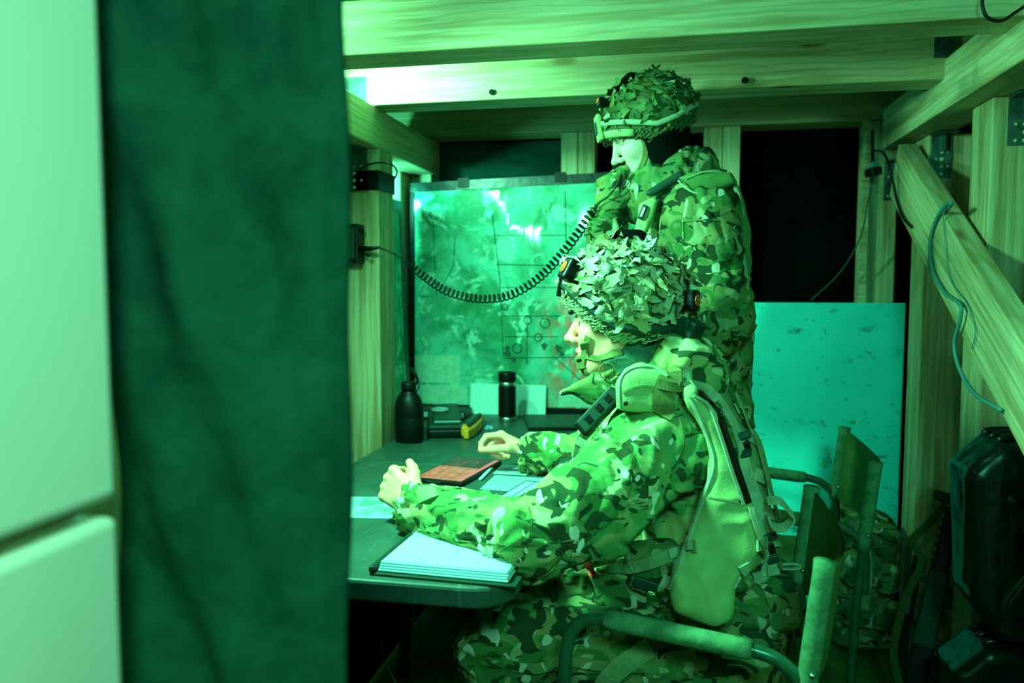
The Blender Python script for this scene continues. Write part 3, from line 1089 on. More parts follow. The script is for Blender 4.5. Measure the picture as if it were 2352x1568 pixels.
# --- glove
c = PZ(1345, 945, TZ)
S = SDF(c + (-.12, -.07, -.01), c + (.12, .07, .07), .004)
S.ell(c + (.03, 0, .022), (.055, .035, .022), k=.01)
for k in range(4):
    S.cone(c + (-.01, -.024 + .016 * k, .022), c + (-.065 - .012 * (k % 2), -.030 + .018 * k, .014), .012, .010, k=.006)
S.cone(c + (.03, -.03, .02), c + (-.01, -.055, .012), .013, .010, k=.008)
P, Q = S.mesh(); P = P + vnormals(P, Q) * (.004 * (ridge(P * 60, 3) - .5))[:, None]
mk('glove', P, Q, M['black_cloth'], None, smooth=True)
tag(bpy.data.objects['glove'], 'black glove lying behind the laptop by the seated soldier\'s collar', 'glove')

# --- case, notebooks, tape roll and yellow handled saw in the rear left corner of the table
c, hu, hv, u, v = frame_of(quad_px([(965, 1008), (1040, 1005), (1092, 962), (1020, 962)], TZ))
hc = yawed('hard_case', (c[0], c[1], TZ), u, 'low black hard case with yellow end piece beside the canteen', 'case')
lbox('case_body', hc, -hu - .02, hu - .012, -hv, hv, .001, .030, M['black'], .008)
lbox('case_lid', hc, -hu - .018, hu - .014, -hv + .002, hv - .002, .0305, .042, M['dkgreen'], .005)
lbox('yellow_end', hc, hu - .020, hu + .006, -hv - .003, -hv + .045, .004, .040, M['yellow'], .007)
n1 = yawed('pocket_book', (c[0] - .005, c[1], TZ + .0425), u, 'dark pocket book on top of the black hard case', 'book')
lbox('book_cover', n1, -hu * .85, hu * .72, -hv * .85, hv * .9, 0, .004, M['dkgreen'], .001)
lbox('book_pages', n1, -hu * .82, hu * .70, -hv * .82, hv * .88, .0042, .014, M['greycard'], .001)
lbox('book_cover', n1, -hu * .85, hu * .72, -hv * .85, hv * .9, .0142, .018, M['dkgreen'], .001)
tr = thing('tape_roll', (c[0] - .03, c[1] - .005, TZ + .0608), 'pale ring shaped tape roll lying on the pocket book', 'tape roll')
r = [np.array((c[0] - .03 + .026 * math.cos(t), c[1] - .005 + .026 * math.sin(t), TZ + .0658)) for t in np.linspace(0, 2 * math.pi, 28, endpoint=False)]
MB().tube(r, .005, 8, closed=True).out('tape_ring', M['greycard'], tr, smooth=True)
sw = thing('folding_saw', PZ(1085, 985, TZ), 'curved yellow and black handled tool beside the hard case', 'tool')
path = smooth_path([PZ(1070, 998, TZ + .018), PZ(1086, 988, TZ + .020), PZ(1100, 974, TZ + .022), PZ(1106, 958, TZ + .022)], 6)
MB().ribbon(path, (0, 0, 1), .030, .018).out('handle', M['yellow'], sw, bevel=.004)
path = smooth_path([PZ(1074, 984, TZ + .030), PZ(1088, 972, TZ + .034), PZ(1102, 955, TZ + .038)], 6)
MB().ribbon(path, (0, 0, 1), .022, .016).out('handle_grip', M['black'], sw, bevel=.004)
bd = thing('ring_binder', PZ(1030, 955, TZ), 'flat black binder at the foot of the map board behind the hard case', 'binder')
a, b = PY(968, 955, 2.93), PY(1078, 952, 2.93)
MB().box6(a[0], b[0], 2.86, 2.975, TZ + .001, TZ + .030).out('binder_cover', M['black'], bd, bevel=.004)
MB().box6(a[0] + .006, b[0] - .004, 2.858, 2.97, TZ + .006, TZ + .025).out('binder_pages', M['greycard'], bd)
# crumpled wrapper
c = PZ(1121, 986, TZ)
S = SDF(c + (-.02, -.02, -.004), c + (.02, .02, .02), .0015)
S.ell(c + (0, 0, .006), (.010, .007, .006), k=0).ell(c + (.009, .003, .005), (.006, .008, .005), k=.001)
P, Q = S.mesh(0); P = P + vnormals(P, Q) * (.006 * (ridge(P * 170, 3) - .5))[:, None]
mk('wrapper', P, Q, m_plain('blue_foil', (.15, .45, .60), .3, .6), None)
tag(bpy.data.objects['wrapper'], 'tiny crumpled blue foil wrapper on the table left of the mug', 'wrapper')

# ------------------------------------------------------------------ map boards
mbd = thing('map_board', (-.55, 3.04, TZ), 'large laminated green map board standing at the end of the table', 'map board')
X0, X1, ZB, ZT = -1.020, -.06, TZ + .003, 1.640


def mslab(name, x0, x1, s0, s1, y0, y1, mat, parent, **k):
    """slab on the leaning board: s along its height (0..1), y thickness range"""
    P_ = []
    for y in (y0, y1):
        for x, s in ((x0, s0), (x1, s0), (x1, s1), (x0, s1)):
            z = ZB + (ZT - ZB) * s + (.028 * (x - X0) / (X1 - X0)) * s
            P_.append((x, 3.020 + .022 * s + y, z))
    return mk(name, P_, [(0, 1, 2, 3), (7, 6, 5, 4), (0, 4, 5, 1), (1, 5, 6, 2), (2, 6, 7, 3), (3, 7, 4, 0)], mat, parent, **k)


mslab('board', X0, X1, 0, 1, .004, .018, M['dkgreen'], mbd)
mslab('map_sheet', X0 + .018, X1 - .018, .03, .968, .002, .0039, M['map'], mbd)
tapem = m_plain('black_glossy_tape', (.002, .014, .010), .3, .35, bump=.5, bs=26, c2=(.006, .035, .026), vs=40)
mslab('tape_border', X0 - .002, X1, .962, 1.002, -.0012, .0195, tapem, mbd)
mslab('tape_border', X0 - .004, X0 + .020, .0, .96, -.0010, .0195, M['black'], mbd)
mslab('tape_border', X0 + .020, X1, .0, .026, -.0010, .0018, M['black'], mbd)
for cx in (-.80, -.42):
    mslab('clip', cx - .022, cx + .022, .972, 1.012, -.006, -.0013, M['black'], mbd)
inset = m_plain('legend_print', (.40, .78, .56), .6, .3, .25, 45)
mslab('legend', X0 + .020, X0 + .205, .125, .245, .0008, .0019, inset, mbd)
mslab('legend', X0 + .020, X0 + .235, .035, .115, .0008, .0019, inset, mbd)
mslab('legend', X1 - .36, X1 - .05, .035, .10, .0008, .0019, inset, mbd)


def board_pt(px, py, off):
    p = PY(px, py, 3.035)
    s = (p[2] - ZB) / (ZT - ZB)
    return PY(px, py, 3.020 + .022 * s + off)


lines = [[(1130, 490), (1148, 640), (1156, 820)], [(1135, 541), (1300, 540)], [(1140, 607), (1290, 610)], [(1152, 660), (1300, 660)],
         [(1156, 725), (1290, 726)], [(1158, 822), (1330, 820)], [(1158, 773), (1280, 773)], [(1210, 722), (1210, 835)], [(1298, 440), (1300, 560)],
         [(965, 512), (995, 508), (1002, 680), (965, 680)], [(1045, 545), (1042, 610), (1020, 650)], [(1275, 820), (1330, 870)]]
mb = MB()
for L_ in lines:
    mb.tube([board_pt(x, y, .0005) for x, y in L_], .0012, 4)
mb.out('marker_lines', M['black'], mbd)
for (cx, cy, r_) in ((1252, 742, 11), (1236, 775, 9), (1188, 800, 11), (1212, 735, 9), (1160, 705, 7)):
    c = board_pt(cx, cy, .0004); rr = r_ / 1830 * 3.05
    MB().tube([c + (rr * math.cos(t), 0, rr * math.sin(t)) for t in np.linspace(0, 2 * math.pi, 18, endpoint=False)], .0016, 4, closed=True).out('marker_circle', M['black'], mbd)
for (cx, cy, r_) in ((1165, 798, 8), (1166, 811, 10), (1250, 795, 8), (1282, 800, 9), (1290, 812, 7), (1180, 825, 8)):
    c = board_pt(cx, cy, .0004); rr = r_ / 1830 * 3.05
    pts = [c + (rr * (.8 + .3 * math.sin(3 * t + cx)) * math.cos(t), 0, rr * (.9 + .2 * math.cos(2 * t + cy)) * math.sin(t)) for t in np.linspace(0, 2 * math.pi, 12, endpoint=False)]
    MB().prism(pts, [p + (0, -.001, 0) for p in pts]).out('ink_blot', m_plain('ink', (.02, .10, .06), .6), mbd)
# loose clear cover with waves
gx, gz = 60, 60
V, F = [], []
for j in range(gz + 1):
    for i in range(gx + 1):
        s = .03 + .93 * j / gz; x = X0 + .021 + (X1 - X0 - .04) * i / gx
        z = ZB + (ZT - ZB) * s
        edge = min(1, 6 * min(i / gx, 1 - i / gx, j / gz, 1 - j / gz))
        yy = 3.020 + .022 * s - .003 - edge * (.0060 + .0040 * math.sin(15 * x + 2.5 * z) + .0016 * math.sin(37 * x - 5 * z + 1) + .0006 * math.sin(17 * z + 6 * x))
        V.append((x, yy, z))
for j in range(gz):
    for i in range(gx):
        a = j * (gx + 1) + i
        F.append((a, a + 1, a + gx + 2, a + gx + 1))
mk('clear_cover', V, F, M['film'], mbd, smooth=True)

mb2 = thing('map_board', (-1.03, 2.78, TZ), 'narrow visible map board on the left wall behind the timber post', 'map board')


def sslab(name, y0, y1, z0, z1, x0, x1, mat):
    t = lambda z: -.04 * (z - TZ)
    return mk(name, [(x0 + t(z0), y0, z0), (x0 + t(z0), y1, z0), (x0 + t(z1), y1, z1), (x0 + t(z1), y0, z1),
                     (x1 + t(z0), y0, z0), (x1 + t(z0), y1, z0), (x1 + t(z1), y1, z1), (x1 + t(z1), y0, z1)],
              [(0, 1, 2, 3), (7, 6, 5, 4), (0, 4, 5, 1), (1, 5, 6, 2), (2, 6, 7, 3), (3, 7, 4, 0)], mat, mb2)


sslab('board', 2.615, 2.94, .745, 1.56, -1.005, -.992, M['dkgreen'])
sslab('map_sheet', 2.63, 2.905, .79, 1.515, -.9915, -.989, M['map'])
sslab('tape_border', 2.905, 2.943, .745, 1.562, -1.007, -.988, tapem)
sslab('tape_border', 2.615, 2.905, 1.515, 1.562, -1.007, -.988, tapem)


# ------------------------------------------------------------------ people: shared builders
def frame(fwd, up):
    f = np.asarray(fwd, float); f /= np.linalg.norm(f)
    u = np.asarray(up, float); u = u - f * (u @ f); u /= np.linalg.norm(u)
    l = np.cross(u, f)
    return np.stack([f, l, u], 1)      # columns: forward, left, up


def head_mesh(C, R, s=.95, h=.003):
    C = np.asarray(C, float)
    T = lambda p: C + R @ (np.asarray(p, float) * s)
    S = SDF(C - .21, C + .17, h)
    S.ell(T((-.008, 0, .038)), np.array((.098, .076, .090)) * s, R, k=0)
    S.ell(T((.026, 0, -.030)), np.array((.066, .060, .088)) * s, R, k=.03)
    for y in (-1, 1):
        S.cone(T((-.005, .050 * y, -.050)), T((.062, .018 * y, -.104)), .024 * s, .019 * s, k=.03)
        S.ell(T((.058, .040 * y, -.028)), np.array((.026, .022, .024)) * s, R, k=.022)
    S.ell(T((.078, 0, -.106)), np.array((.019, .022, .017)) * s, R, k=.018)
    S.cone(T((.080, -.032, .020)), T((.080, .032, .020)), .013 * s, .013 * s, k=.016)
    S.ell(T((.074, 0, -.070)), np.array((.020, .030, .030)) * s, R, k=.016)
    # eye sockets
    for y in (-1, 1):
        S.ell(T((.093, .032 * y, -.001)), np.array((.014, .017, .011)) * s, R, k=.012, op='s')
        S.ell(T((.076, .031 * y, .0085)), np.array((.0135, .017, .006)) * s, R, k=.006)      # upper lid
        S.ell(T((.074, .031 * y, -.012)), np.array((.0135, .016, .0055)) * s, R, k=.006)     # lower lid
    # nose
    S.cone(T((.088, 0, .014)), T((.113, 0, -.030)), .0078 * s, .0105 * s, k=.010)
    S.ell(T((.117, 0, -.034)), np.array((.0115, .0105, .0095)) * s, R, k=.006)
    for y in (-1, 1):
        S.ell(T((.102, .0125 * y, -.038)), np.array((.011, .0065, .0085)) * s, R, k=.005)
        S.ell(T((.106, .0065 * y, -.0455)), np.array((.005, .0032, .0032)) * s, R, k=.002, op='s')
    # lips
    S.cone(T((.090, -.018, -.0655)), T((.096, 0, -.0645)), .004 * s, .0062 * s, k=.005)
    S.cone(T((.090, .018, -.0655)), T((.096, 0, -.0645)), .004 * s, .0062 * s, k=.005)
    S.cone(T((.088, -.015, -.0795)), T((.093, 0, -.0805)), .004 * s, .0068 * s, k=.005)
    S.cone(T((.088, .015, -.0795)), T((.093, 0, -.0805)), .004 * s, .0068 * s, k=.005)
    S.cone(T((.098, -.019, -.0722)), T((.098, .019, -.0722)), .0020 * s, .0020 * s, k=.003, op='s')
    # ears
    for y in (-1, 1):
        S.ell(T((-.002, .077 * y, -.032)), np.array((.018, .009, .031)) * s, R @ np.array([[1, 0, 0], [0, 1, 0], [0, 0, 1.]]), k=.008)
        S.ell(T((.001, .087 * y, -.029)), np.array((.010, .006, .018)) * s, R, k=.004, op='s')
    # neck
    S.cone(T((-.022, 0, -.055)), T((-.045, 0, -.17)), .056 * s, .060 * s, k=.02)
    return S.mesh(1)


def hand_mesh(W, x, y, z, curl, thumb, s=1.0, h=.0022, glove=0.0, spread=.0):
    """W wrist; x towards the knuckles, y towards the thumb, z out of the back of the hand"""
    W = np.asarray(W, float)
    B = np.stack([np.asarray(a, float) for a in (x, y, z)], 1)
    T = lambda p: W + B @ (np.asarray(p, float) * s)
    S = SDF(W - .17 * s, W + .17 * s, h)
    g = glove
    ky = (.030, .010, -.010, -.028); kx = (.088, .092, .088, .080)
    S.cone(T((-.05, 0, 0)), T((.012, 0, 0)), (.027 + g) * s, (.027 + g) * s, sq=(B[:, 1], 1.25))
    for i in range(4):
        S.cone(T((.010, ky[i] * .55, 0)), T((kx[i], ky[i], .002)), (.016 + g) * s, (.0112 + g) * s, k=.009 * s)
    S.ell(T((.030, .026, -.010)), np.array((.032, .018, .016)) * s + g, B, k=.012 * s)
    L = ((.042, .026, .021), (.046, .029, .022), (.043, .027, .021), (.034, .021, .019))
    for i in range(4):
        p = np.array((kx[i], ky[i], .001)); a = 0; r = (.0102, .0092, .0086, .0078)
        yaw = (ky[i] / .03) * spread
        for j in range(3):
            a += curl[i][j]
            q = p + L[i][j] * np.array((math.cos(a) * math.cos(yaw), math.sin(yaw), -math.sin(a)))
            S.cone(T(p), T(q), (r[j] + g) * s, (r[j + 1] + g) * s, k=.003 * s if j else .007 * s)
            p = q
    for i in range(4):
        S.ell(T((kx[i] - .002, ky[i], .0065)), np.array((.0105, .0082, .0090)) * s + g, B, k=.004 * s)
    tp = [np.asarray(t, float) for t in thumb]
    rr = (.0155, .0125, .0108, .0088)
    for j in range(len(tp) - 1):
        S.cone(T(tp[j]), T(tp[j + 1]), (rr[j] + g) * s, (rr[j + 1] + g) * s, k=.006 * s)
    P, Q = S.mesh(1)
    # knuckle creases and tendons
    return P, Q


def join(meshes):
    V, F, n = [], [], 0
    for P, Q in meshes:
        V.append(P); F.append(Q + n); n += len(P)
    return np.concatenate(V), np.concatenate(F)


def strip_variants(n, mat, name='scrim_strip'):
    out = []
    for k in range(n):
        L = random.uniform(.026, .056); Wd = random.uniform(.010, .022); cu = random.uniform(.05, .7); cu2 = random.uniform(-.3, .5); fo = random.uniform(-1.2, .6); bw = random.uniform(-1, 1); tw = random.uniform(-1.2, 1.2)
        V, F = [], []
        for i in range(6):
            s = i / 5 - .5
            wv = Wd * (.65 + .45 * math.sin(math.pi * (i + .6) / 6) + random.uniform(-.15, .15))
            for j in range(4):
                q = j / 3 - .5
                zz = cu * L * max(0, s + .1) ** 2 * 1.6 - cu2 * L * max(0, -s - .15) ** 2 + .22 * Wd * fo * abs(q) * 2
                V.append((s * L + random.uniform(-.004, .004), q * wv + .25 * L * bw * s * s + random.uniform(-.0012, .0012), zz + tw * s * q * L * .5 + random.uniform(-.0014, .0014)))
        for i in range(5):
            for j in range(3):
                a = i * 4 + j; F.append((a, a + 1, a + 5, a + 4))
        me = bpy.data.meshes.new(name); me.from_pydata(V, [], F); me.update(); me.materials.append(mat)
        me.polygons.foreach_set('use_smooth', [True] * len(me.polygons))
        out.append(me)
    return out


AXES = (.142, .118, .122)
HS = [1.0]


def on_shell(C, R, a, e, off=0.0):
    """point and normal on the helmet: a azimuth from forward to left, e elevation"""
    n = np.array((math.cos(e) * math.cos(a), math.cos(e) * math.sin(a), math.sin(e)))
    p = n * AXES * HS[0]
    g = n / np.array(AXES); g /= np.linalg.norm(g)
    return C + R @ (p + g * off * HS[0]), R @ g


def rim_z(x):
    """height of the helmet's lower edge in its own frame at forward position x"""
    x = x / HS[0]
    return HS[0] * (-.078 + max(0, (x - .01)) * .50 + max(0, -x - .05) * .22)


def helmet(person, C, R, cover, nstrips, meshes, net, seed, label, low=0.0):
    C = np.asarray(C, float); rnd = random.Random(seed)
    S = SDF(C - .175, C + .175, .005)
    k_ = HS[0]
    S.ell(C, np.array(AXES) * k_, R)
    S.ell(C - R @ np.array((0, 0, .004)), np.array(AXES) * k_ - .012, R, op='s')
    S.half(C + R @ np.array((0, 0, -.080 * k_)), R @ np.array((-.10, 0, -1)), k=.004)
    S.half(C + R @ np.array((.015, 0, -.080 * k_)), R @ np.array((.50, 0, -1)), k=.006)
    P, Q = S.mesh(1)
    hm = mk('helmet', P, Q, cover, person, smooth=True)
    hm['label'] = label
    placed = 0; tries = 0
    hl = WL[hm.name]
    ntot = int(nstrips * 1.28)
    while placed < nstrips and tries < ntot:
        tries += 1
        e = math.asin(max(-.5, min(.998, -.48 + 1.478 * tries / ntot + rnd.uniform(-.02, .02)))); a = ((tries * 2.39996) % (2 * math.pi)) - math.pi + rnd.uniform(-.06, .06)
        p, n = on_shell(C, R, a, e, rnd.uniform(.003, .014))
        lp = R.T @ (p - C)
        if lp[2] < rim_z(lp[0]) + .030 * k_: continue
        t = np.cross(n, R[:, 2] * .8 + np.array((rnd.uniform(-1, 1), rnd.uniform(-1, 1), rnd.uniform(-1, 1)))); t /= np.linalg.norm(t) + 1e-9
        n2 = n + .34 * np.array((rnd.gauss(0, .6), rnd.gauss(0, .6), rnd.gauss(0, .6))); n2 = n2 - t * (n2 @ t); n2 /= np.linalg.norm(n2)
        b = np.cross(n2, t)
        o = bpy.data.objects.new('scrim_strip', meshes[placed % len(meshes)]); COL.objects.link(o); o.parent = hm
        sc_ = rnd.uniform(.75, 1.15) * k_
        o.matrix_basis = Matrix(((t[0] * sc_, b[0] * sc_, n2[0] * sc_, p[0] - hl[0]), (t[1] * sc_, b[1] * sc_, n2[1] * sc_, p[1] - hl[1]),
                                 (t[2] * sc_, b[2] * sc_, n2[2] * sc_, p[2] - hl[2]), (0, 0, 0, 1)))
        placed += 1
    # net cord: squiggles bunched along the rim and threads over the shell
    mb = MB()
    for k in range(230):
        a = rnd.uniform(-math.pi, math.pi)
        pts = []
        x0 = AXES[0] * k_ * math.cos(a)
        zz = rim_z(x0) + abs(rnd.gauss(0, .014)) - .001
        e = math.asin(max(-.9, min(.9, zz / AXES[2] / k_)))
        da, de = rnd.uniform(.05, .16), rnd.uniform(.02, .07)
        ph = rnd.uniform(0, 6)
        for i in range(9):
            s = i / 8
            p, n = on_shell(C, R, a + da * (s - .5) * 2 + .04 * math.sin(9 * s + ph), e + de * math.sin(6.3 * s * rnd.choice((1, 1.0)) * 1.3 + ph), .003 + .004 * math.sin(8 * s + ph) ** 2)
            pts.append(p)
        mb.tube(pts, .0015, 4)
    for k in range(70):
        a = rnd.uniform(-math.pi, math.pi); e = rnd.uniform(-.1, 1.3)
        da, de = rnd.uniform(-.5, .5), rnd.uniform(-.35, .35)
        pts = []
        for i in range(7):
            s = i / 6
            ee = max(-.25, e + de * s)
            p, n = on_shell(C, R, a + da * s, ee, .004 + .008 * math.sin(3.1 * s))
            pts.append(p)
        mb.tube(pts, .0013, 4)
    o = mb.out('net_cords', net, hm, smooth=True); o['kind'] = 'stuff'
    return hm


def boot(name, heel, fwd, mat, parent):
    heel = np.asarray(heel, float); f = np.asarray(fwd, float); f /= np.linalg.norm(f)
    S = SDF(heel - (.30, .30, .02), heel + (.30, .30, .27), .007)
    S.cone(heel + f * .03 + (0, 0, .05), heel + f * .21 + (0, 0, .038), .042, .036, k=.02)
    S.cone(heel + f * .045 + (0, 0, .06), heel + f * .04 + (0, 0, .22), .046, .052, k=.03)
    S.half(heel + (0, 0, .003), (0, 0, -1))
    P, Q = S.mesh()
    return mk(name, P, Q, mat, parent, smooth=True)


def strap(name, pxs, Ys, wd, mat, parent, side=(.7, .3, .7), th=.003, n=6, smooth=False):
    Ys = Ys if hasattr(Ys, '__len__') else [Ys] * len(pxs)
    pts = smooth_path([PY(x, y, Y) for (x, y), Y in zip(pxs, Ys)], n)
    return MB().ribbon(pts, side, wd, th).out(name, mat, parent, smooth=smooth)


PL = []


def plate_px(name, pxs, Y, th, mat, parent, rad=.01, h=.004, folds=0.0, seed=3, tilt=0.0):
    """rounded padded piece with the given outline standing in the plane y = Y"""
    W = np.array([PY(x, y, Y) for x, y in pxs]); o = W.mean(0)
    S = SDF(W.min(0) - (.02, th + .02, .02), W.max(0) + (.02, th + .02, .02), h)
    S.plate([(p[0] - o[0], p[2] - o[2]) for p in W], o, (1, 0, 0), (0, 0, 1), th, rad)
    P, Q = S.mesh(1)
    if folds:
        P = P + vnormals(P, Q) * (folds * (ridge(P * np.array((30, 5, 6)) + P[:, [2, 1, 0]] * np.array((9, 0, 0)), seed) - .4) + folds * .35 * (ridge(P * 24, seed + 1) - .4))[:, None]
    if tilt:
        P[:, 1] += tilt * (P[:, 2] - o[2])
    PL.append(mk(name, P, Q, mat, parent, smooth=True))
    return PL[-1]


from mathutils.bvhtree import BVHTree


def BV(*objs):
    out = []
    for o in objs:
        v, f = RAW[o.name]
        out.append(BVHTree.FromPolygons([tuple(p) for p in v], f if isinstance(f, list) else [tuple(q) for q in f]))
    return out


def hit(px, py, bv, tries=12):
    for k in range(tries):
        h = hit0(px - 8 * k, py, bv)
        if h is not None:
            return h
    return None


def hit0(px, py, bv):
    d = _ray(px, py); d = d / np.linalg.norm(d)
    best = None
    for b in bv:
        h = b.ray_cast(Vector(CAM), Vector(d))
        if h[0] is not None and (best is None or h[3] < best[2]):
            best = (np.array(h[0]), np.array(h[1]), h[3])
    return best


def strap_on(name, pxs, wd, mat, parent, bv, off=.003, th=.003, n=5):
    """strap that lies on the surfaces in bv"""
    pp = smooth_path([(x, y, 0) for x, y in pxs], n)
    P_, N_ = [], []
    for x, y, _ in pp:
        h = hit0(x, y, bv)
        if h is None:
            P_.append(None); N_.append(None); continue
        nn = h[1] if h[1] @ (CAM - h[0]) > 0 else -h[1]
        P_.append(h[0] + nn * off); N_.append(nn)
    ok = [i for i in range(len(pp)) if P_[i] is not None]
    if not ok:      # beyond the edge: move the strap inwards
        return strap_on(name, [(x - 12, y) for x, y in pxs], wd, mat, parent, bv, off, th, n)
    for i in range(len(pp)):
        if P_[i] is None:
            j = min(ok, key=lambda k: abs(k - i)); dd = _ray(pp[i][0], pp[i][1])
            P_[i] = CAM + dd * ((P_[j] - CAM) @ FW) / (dd @ FW); N_[i] = N_[j]
    P_ = np.array(P_); N_ = np.array(N_)
    for _ in range(10):
        N_[1:-1] = .25 * N_[:-2] + .5 * N_[1:-1] + .25 * N_[2:]
    for _ in range(2):
        P_[1:-1] = .25 * P_[:-2] + .5 * P_[1:-1] + .25 * P_[2:]; N_[1:-1] = .25 * N_[:-2] + .5 * N_[1:-1] + .25 * N_[2:]
    T_ = np.gradient(P_, axis=0)
    sd = [np.cross(N_[i], T_[i]) for i in range(len(P_))]
    return MB().ribbon(list(P_), sd, wd, th).out(name, mat, parent)


def boxpart(name, c, hb, R, mat, parent, bevel=.003):
    return MB().box(c, hb, R).out(name, mat, parent, bevel=bevel)


def diag(ax, toward=(0, -1, 0)):
    """frame with first axis along ax and third axis facing 'toward'"""
    a = np.asarray(ax, float); a /= np.linalg.norm(a)
    n = np.asarray(toward, float); n = n - a * (n @ a); n /= np.linalg.norm(n)
    return np.stack([a, np.cross(n, a), n], 1)


# ------------------------------------------------------------------ seated soldier
A = lambda *p: np.array(p, float)
so = thing('person', (.08, 1.74, 0), 'seated soldier in camouflage with leafy pale scrim helmet leaning on the table', 'person')
HC = A(-.115, 1.765, 1.166)
HR = frame((-1, .03, -.06), (0, 0, 1))
LS, LE, LW = A(.005, 1.600, .945), PY(1222, 1236, 1.40), A(-.508, 1.535, .788)
LM = PY(1362, 1165, 1.475)
RS, RE, RW = A(.0, 1.925, .955), A(-.140, 2.040, .800), A(-.362, 2.090, .788)
# hands
ly = A(.42, .15, .88); lx = A(-.66, .58, .40)
ly /= np.linalg.norm(ly); lx = lx - ly * (lx @ ly); lx /= np.linalg.norm(lx); lz = np.cross(ly, lx)
LH = LW + A(-.012, .006, .012)
lh = hand_mesh(LH, lx, ly, lz, [(1.15, 1.5, .7), (1.2, 1.5, .7), (1.25, 1.5, .7), (1.3, 1.5, .7)],
               [(.022, .026, -.010), (.048, .044, -.020), (.070, .050, -.028), (.088, .056, -.028)], 1.0)
rx = A(-.88, .10, .34); ry = A(.05, -.80, .52)
rx /= np.linalg.norm(rx); ry = ry - rx * (ry @ rx); ry /= np.linalg.norm(ry); rz = np.cross(rx, ry)
RH = RW + A(-.012, .0, .010)
rh = hand_mesh(RH, rx, ry, rz, [(.55, .90, .50), (1.15, 1.5, .6), (1.25, 1.5, .6), (1.35, 1.5, .6)],
               [(.020, .026, -.012), (.046, .046, -.030), (.082, .044, -.050), (.112, .036, -.064)], .92)
# body under the clothes, coarse where covered
S = SDF((-.62, 1.30, .02), (.36, 2.25, 1.12), .014)
S.cone((.10, 1.745, .50), (.02, 1.755, .90), .10, .11, sq=((0, 1, 0), 1.3))
S.cone((.02, 1.755, .90), HC + A(.04, 0, -.10), .09, .055, k=.05)
for s_, e_, w_ in ((LS, LE, LH), (RS, RE, RH)):
    S.cone(s_, LM if e_ is LE else e_, .05, .046, k=.03).cone(LM if e_ is LE else s_, e_, .05, .042, k=.03).cone(e_, w_, .042, .026, k=.02)
for y_, k_ in ((1.64, 1.56), (1.84, 1.87)):
    S.cone((.10, y_, .50), (-.33, k_, .515), .075, .055, k=.03).cone((-.33, k_, .515), (-.35, k_, .08), .05, .04, k=.02)
body = S.mesh()
P, Q = join([head_mesh(HC, HR), lh, rh, body])
body_o = mk('body', P, Q, M['skin'], so, smooth=True)
for y in (-1, 1):
    c = HC + HR @ (A(.0735, .031 * y, -.001) * .95)
    MB().lathe(c, [(.0005, -.011), (.006, -.009), (.0105, -.004), (.0115, 0), (.0105, .004), (.006, .009), (.0005, .011)], 14).out('eye', M['eyewhite'], so, smooth=True)
    pts = [HC + HR @ (A(.092 - .012 * abs(t - .4), y * (.014 + .036 * t), .021 + .006 * math.sin(2.4 * t)) * .95) for t in np.linspace(0, 1, 7)]
    MB().tube(pts, [.002, .003, .0035, .0035, .003, .0025, .001], 6).out('eyebrow', M['hair'], so, smooth=True)
    # iris
    d = HR @ A(1, 0, 0); R_ = diag(HR @ A(0, 1, 0), d)
    pc = c + d * .0108
    pts = [pc + HR[:, 1] * .0050 * math.cos(t) + HR[:, 2] * .0050 * math.sin(t) for t in np.linspace(0, 2 * math.pi, 12, endpoint=False)]
    MB().prism(pts, [p + d * .0012 for p in pts]).out('iris', M['iris'], so)
# short hair below the helmet
S = SDF(HC - .14, HC + .14, .004)
S.ell(HC + HR @ A(-.016, 0, .030), (.094, .0735, .088), HR)
S.ell(HC + HR @ A(-.045, 0, -.035), (.052, .062, .045), HR, k=.02)
S.half(HC + HR @ A(.03, 0, -.02), HR @ A(1, 0, -.5), k=.004)
P, Q = S.mesh(); P = P + vnormals(P, Q) * (.003 * ridge(P * 190, 2))[:, None]
mk('hair', P, Q, M['hair'], so, smooth=True)
# fingernails
for H_, x_, y_, z_, tip in ((RH, rx, ry, rz, A(.106, .052, -.040)), (LH, lx, ly, lz, A(.094, .084, -.006))):
    pass

# jacket
S = SDF((-.58, 1.28, .42), (.32, 2.24, 1.22), .0062)
YA = (0, 1, 0)
S.cone((.095, 1.745, .52), (.075, 1.745, .70), .138, .132, sq=(YA, 1.32))
S.cone((.075, 1.745, .70), (.018, 1.755, .89), .132, .142, k=.04, sq=(YA, 1.28))
S.cone((.018, 1.755, .89), (-.015, 1.76, .985), .128, .085, k=.05, sq=(YA, 1.25))
S.cone((.0, 1.62, .955), (.0, 1.905, .955), .086, .086, k=.05)
for s_, e_, w_ in ((LS, LE, LW), (RS, RE, RW)):
    if e_ is LE:
        S.cone(s_, LM, .088, .086, k=.045); S.cone(LM, e_, .086, .067, k=.03)
    else:
        S.cone(s_, e_, .088, .069, k=.045)
    S.cone(e_, w_, .067, .049, k=.03)
# hood rolled behind the neck and the stand-up collar
S.ell((.025, 1.75, 1.082), (.076, .118, .072), frame((1, 0, -.35), (0, 0, 1)), k=.03)
S.ell((.055, 1.75, 1.045), (.060, .105, .060), k=.03)
ring = [A(-.055 + .080 * math.cos(t), 1.762 + .086 * math.sin(t), 1.035 + .022 * math.cos(t)) for t in np.linspace(0, 2 * math.pi, 15)]
for i in range(14):
    S.cone(ring[i], ring[i + 1], .027, .027, k=.02)
S.cone((-.09, 1.68, 1.00), (-.10, 1.70, .93), .04, .05, k=.03)
S.ell(HC + A(.035, 0, -.075), (.062, .062, .06), op='s', k=.01)
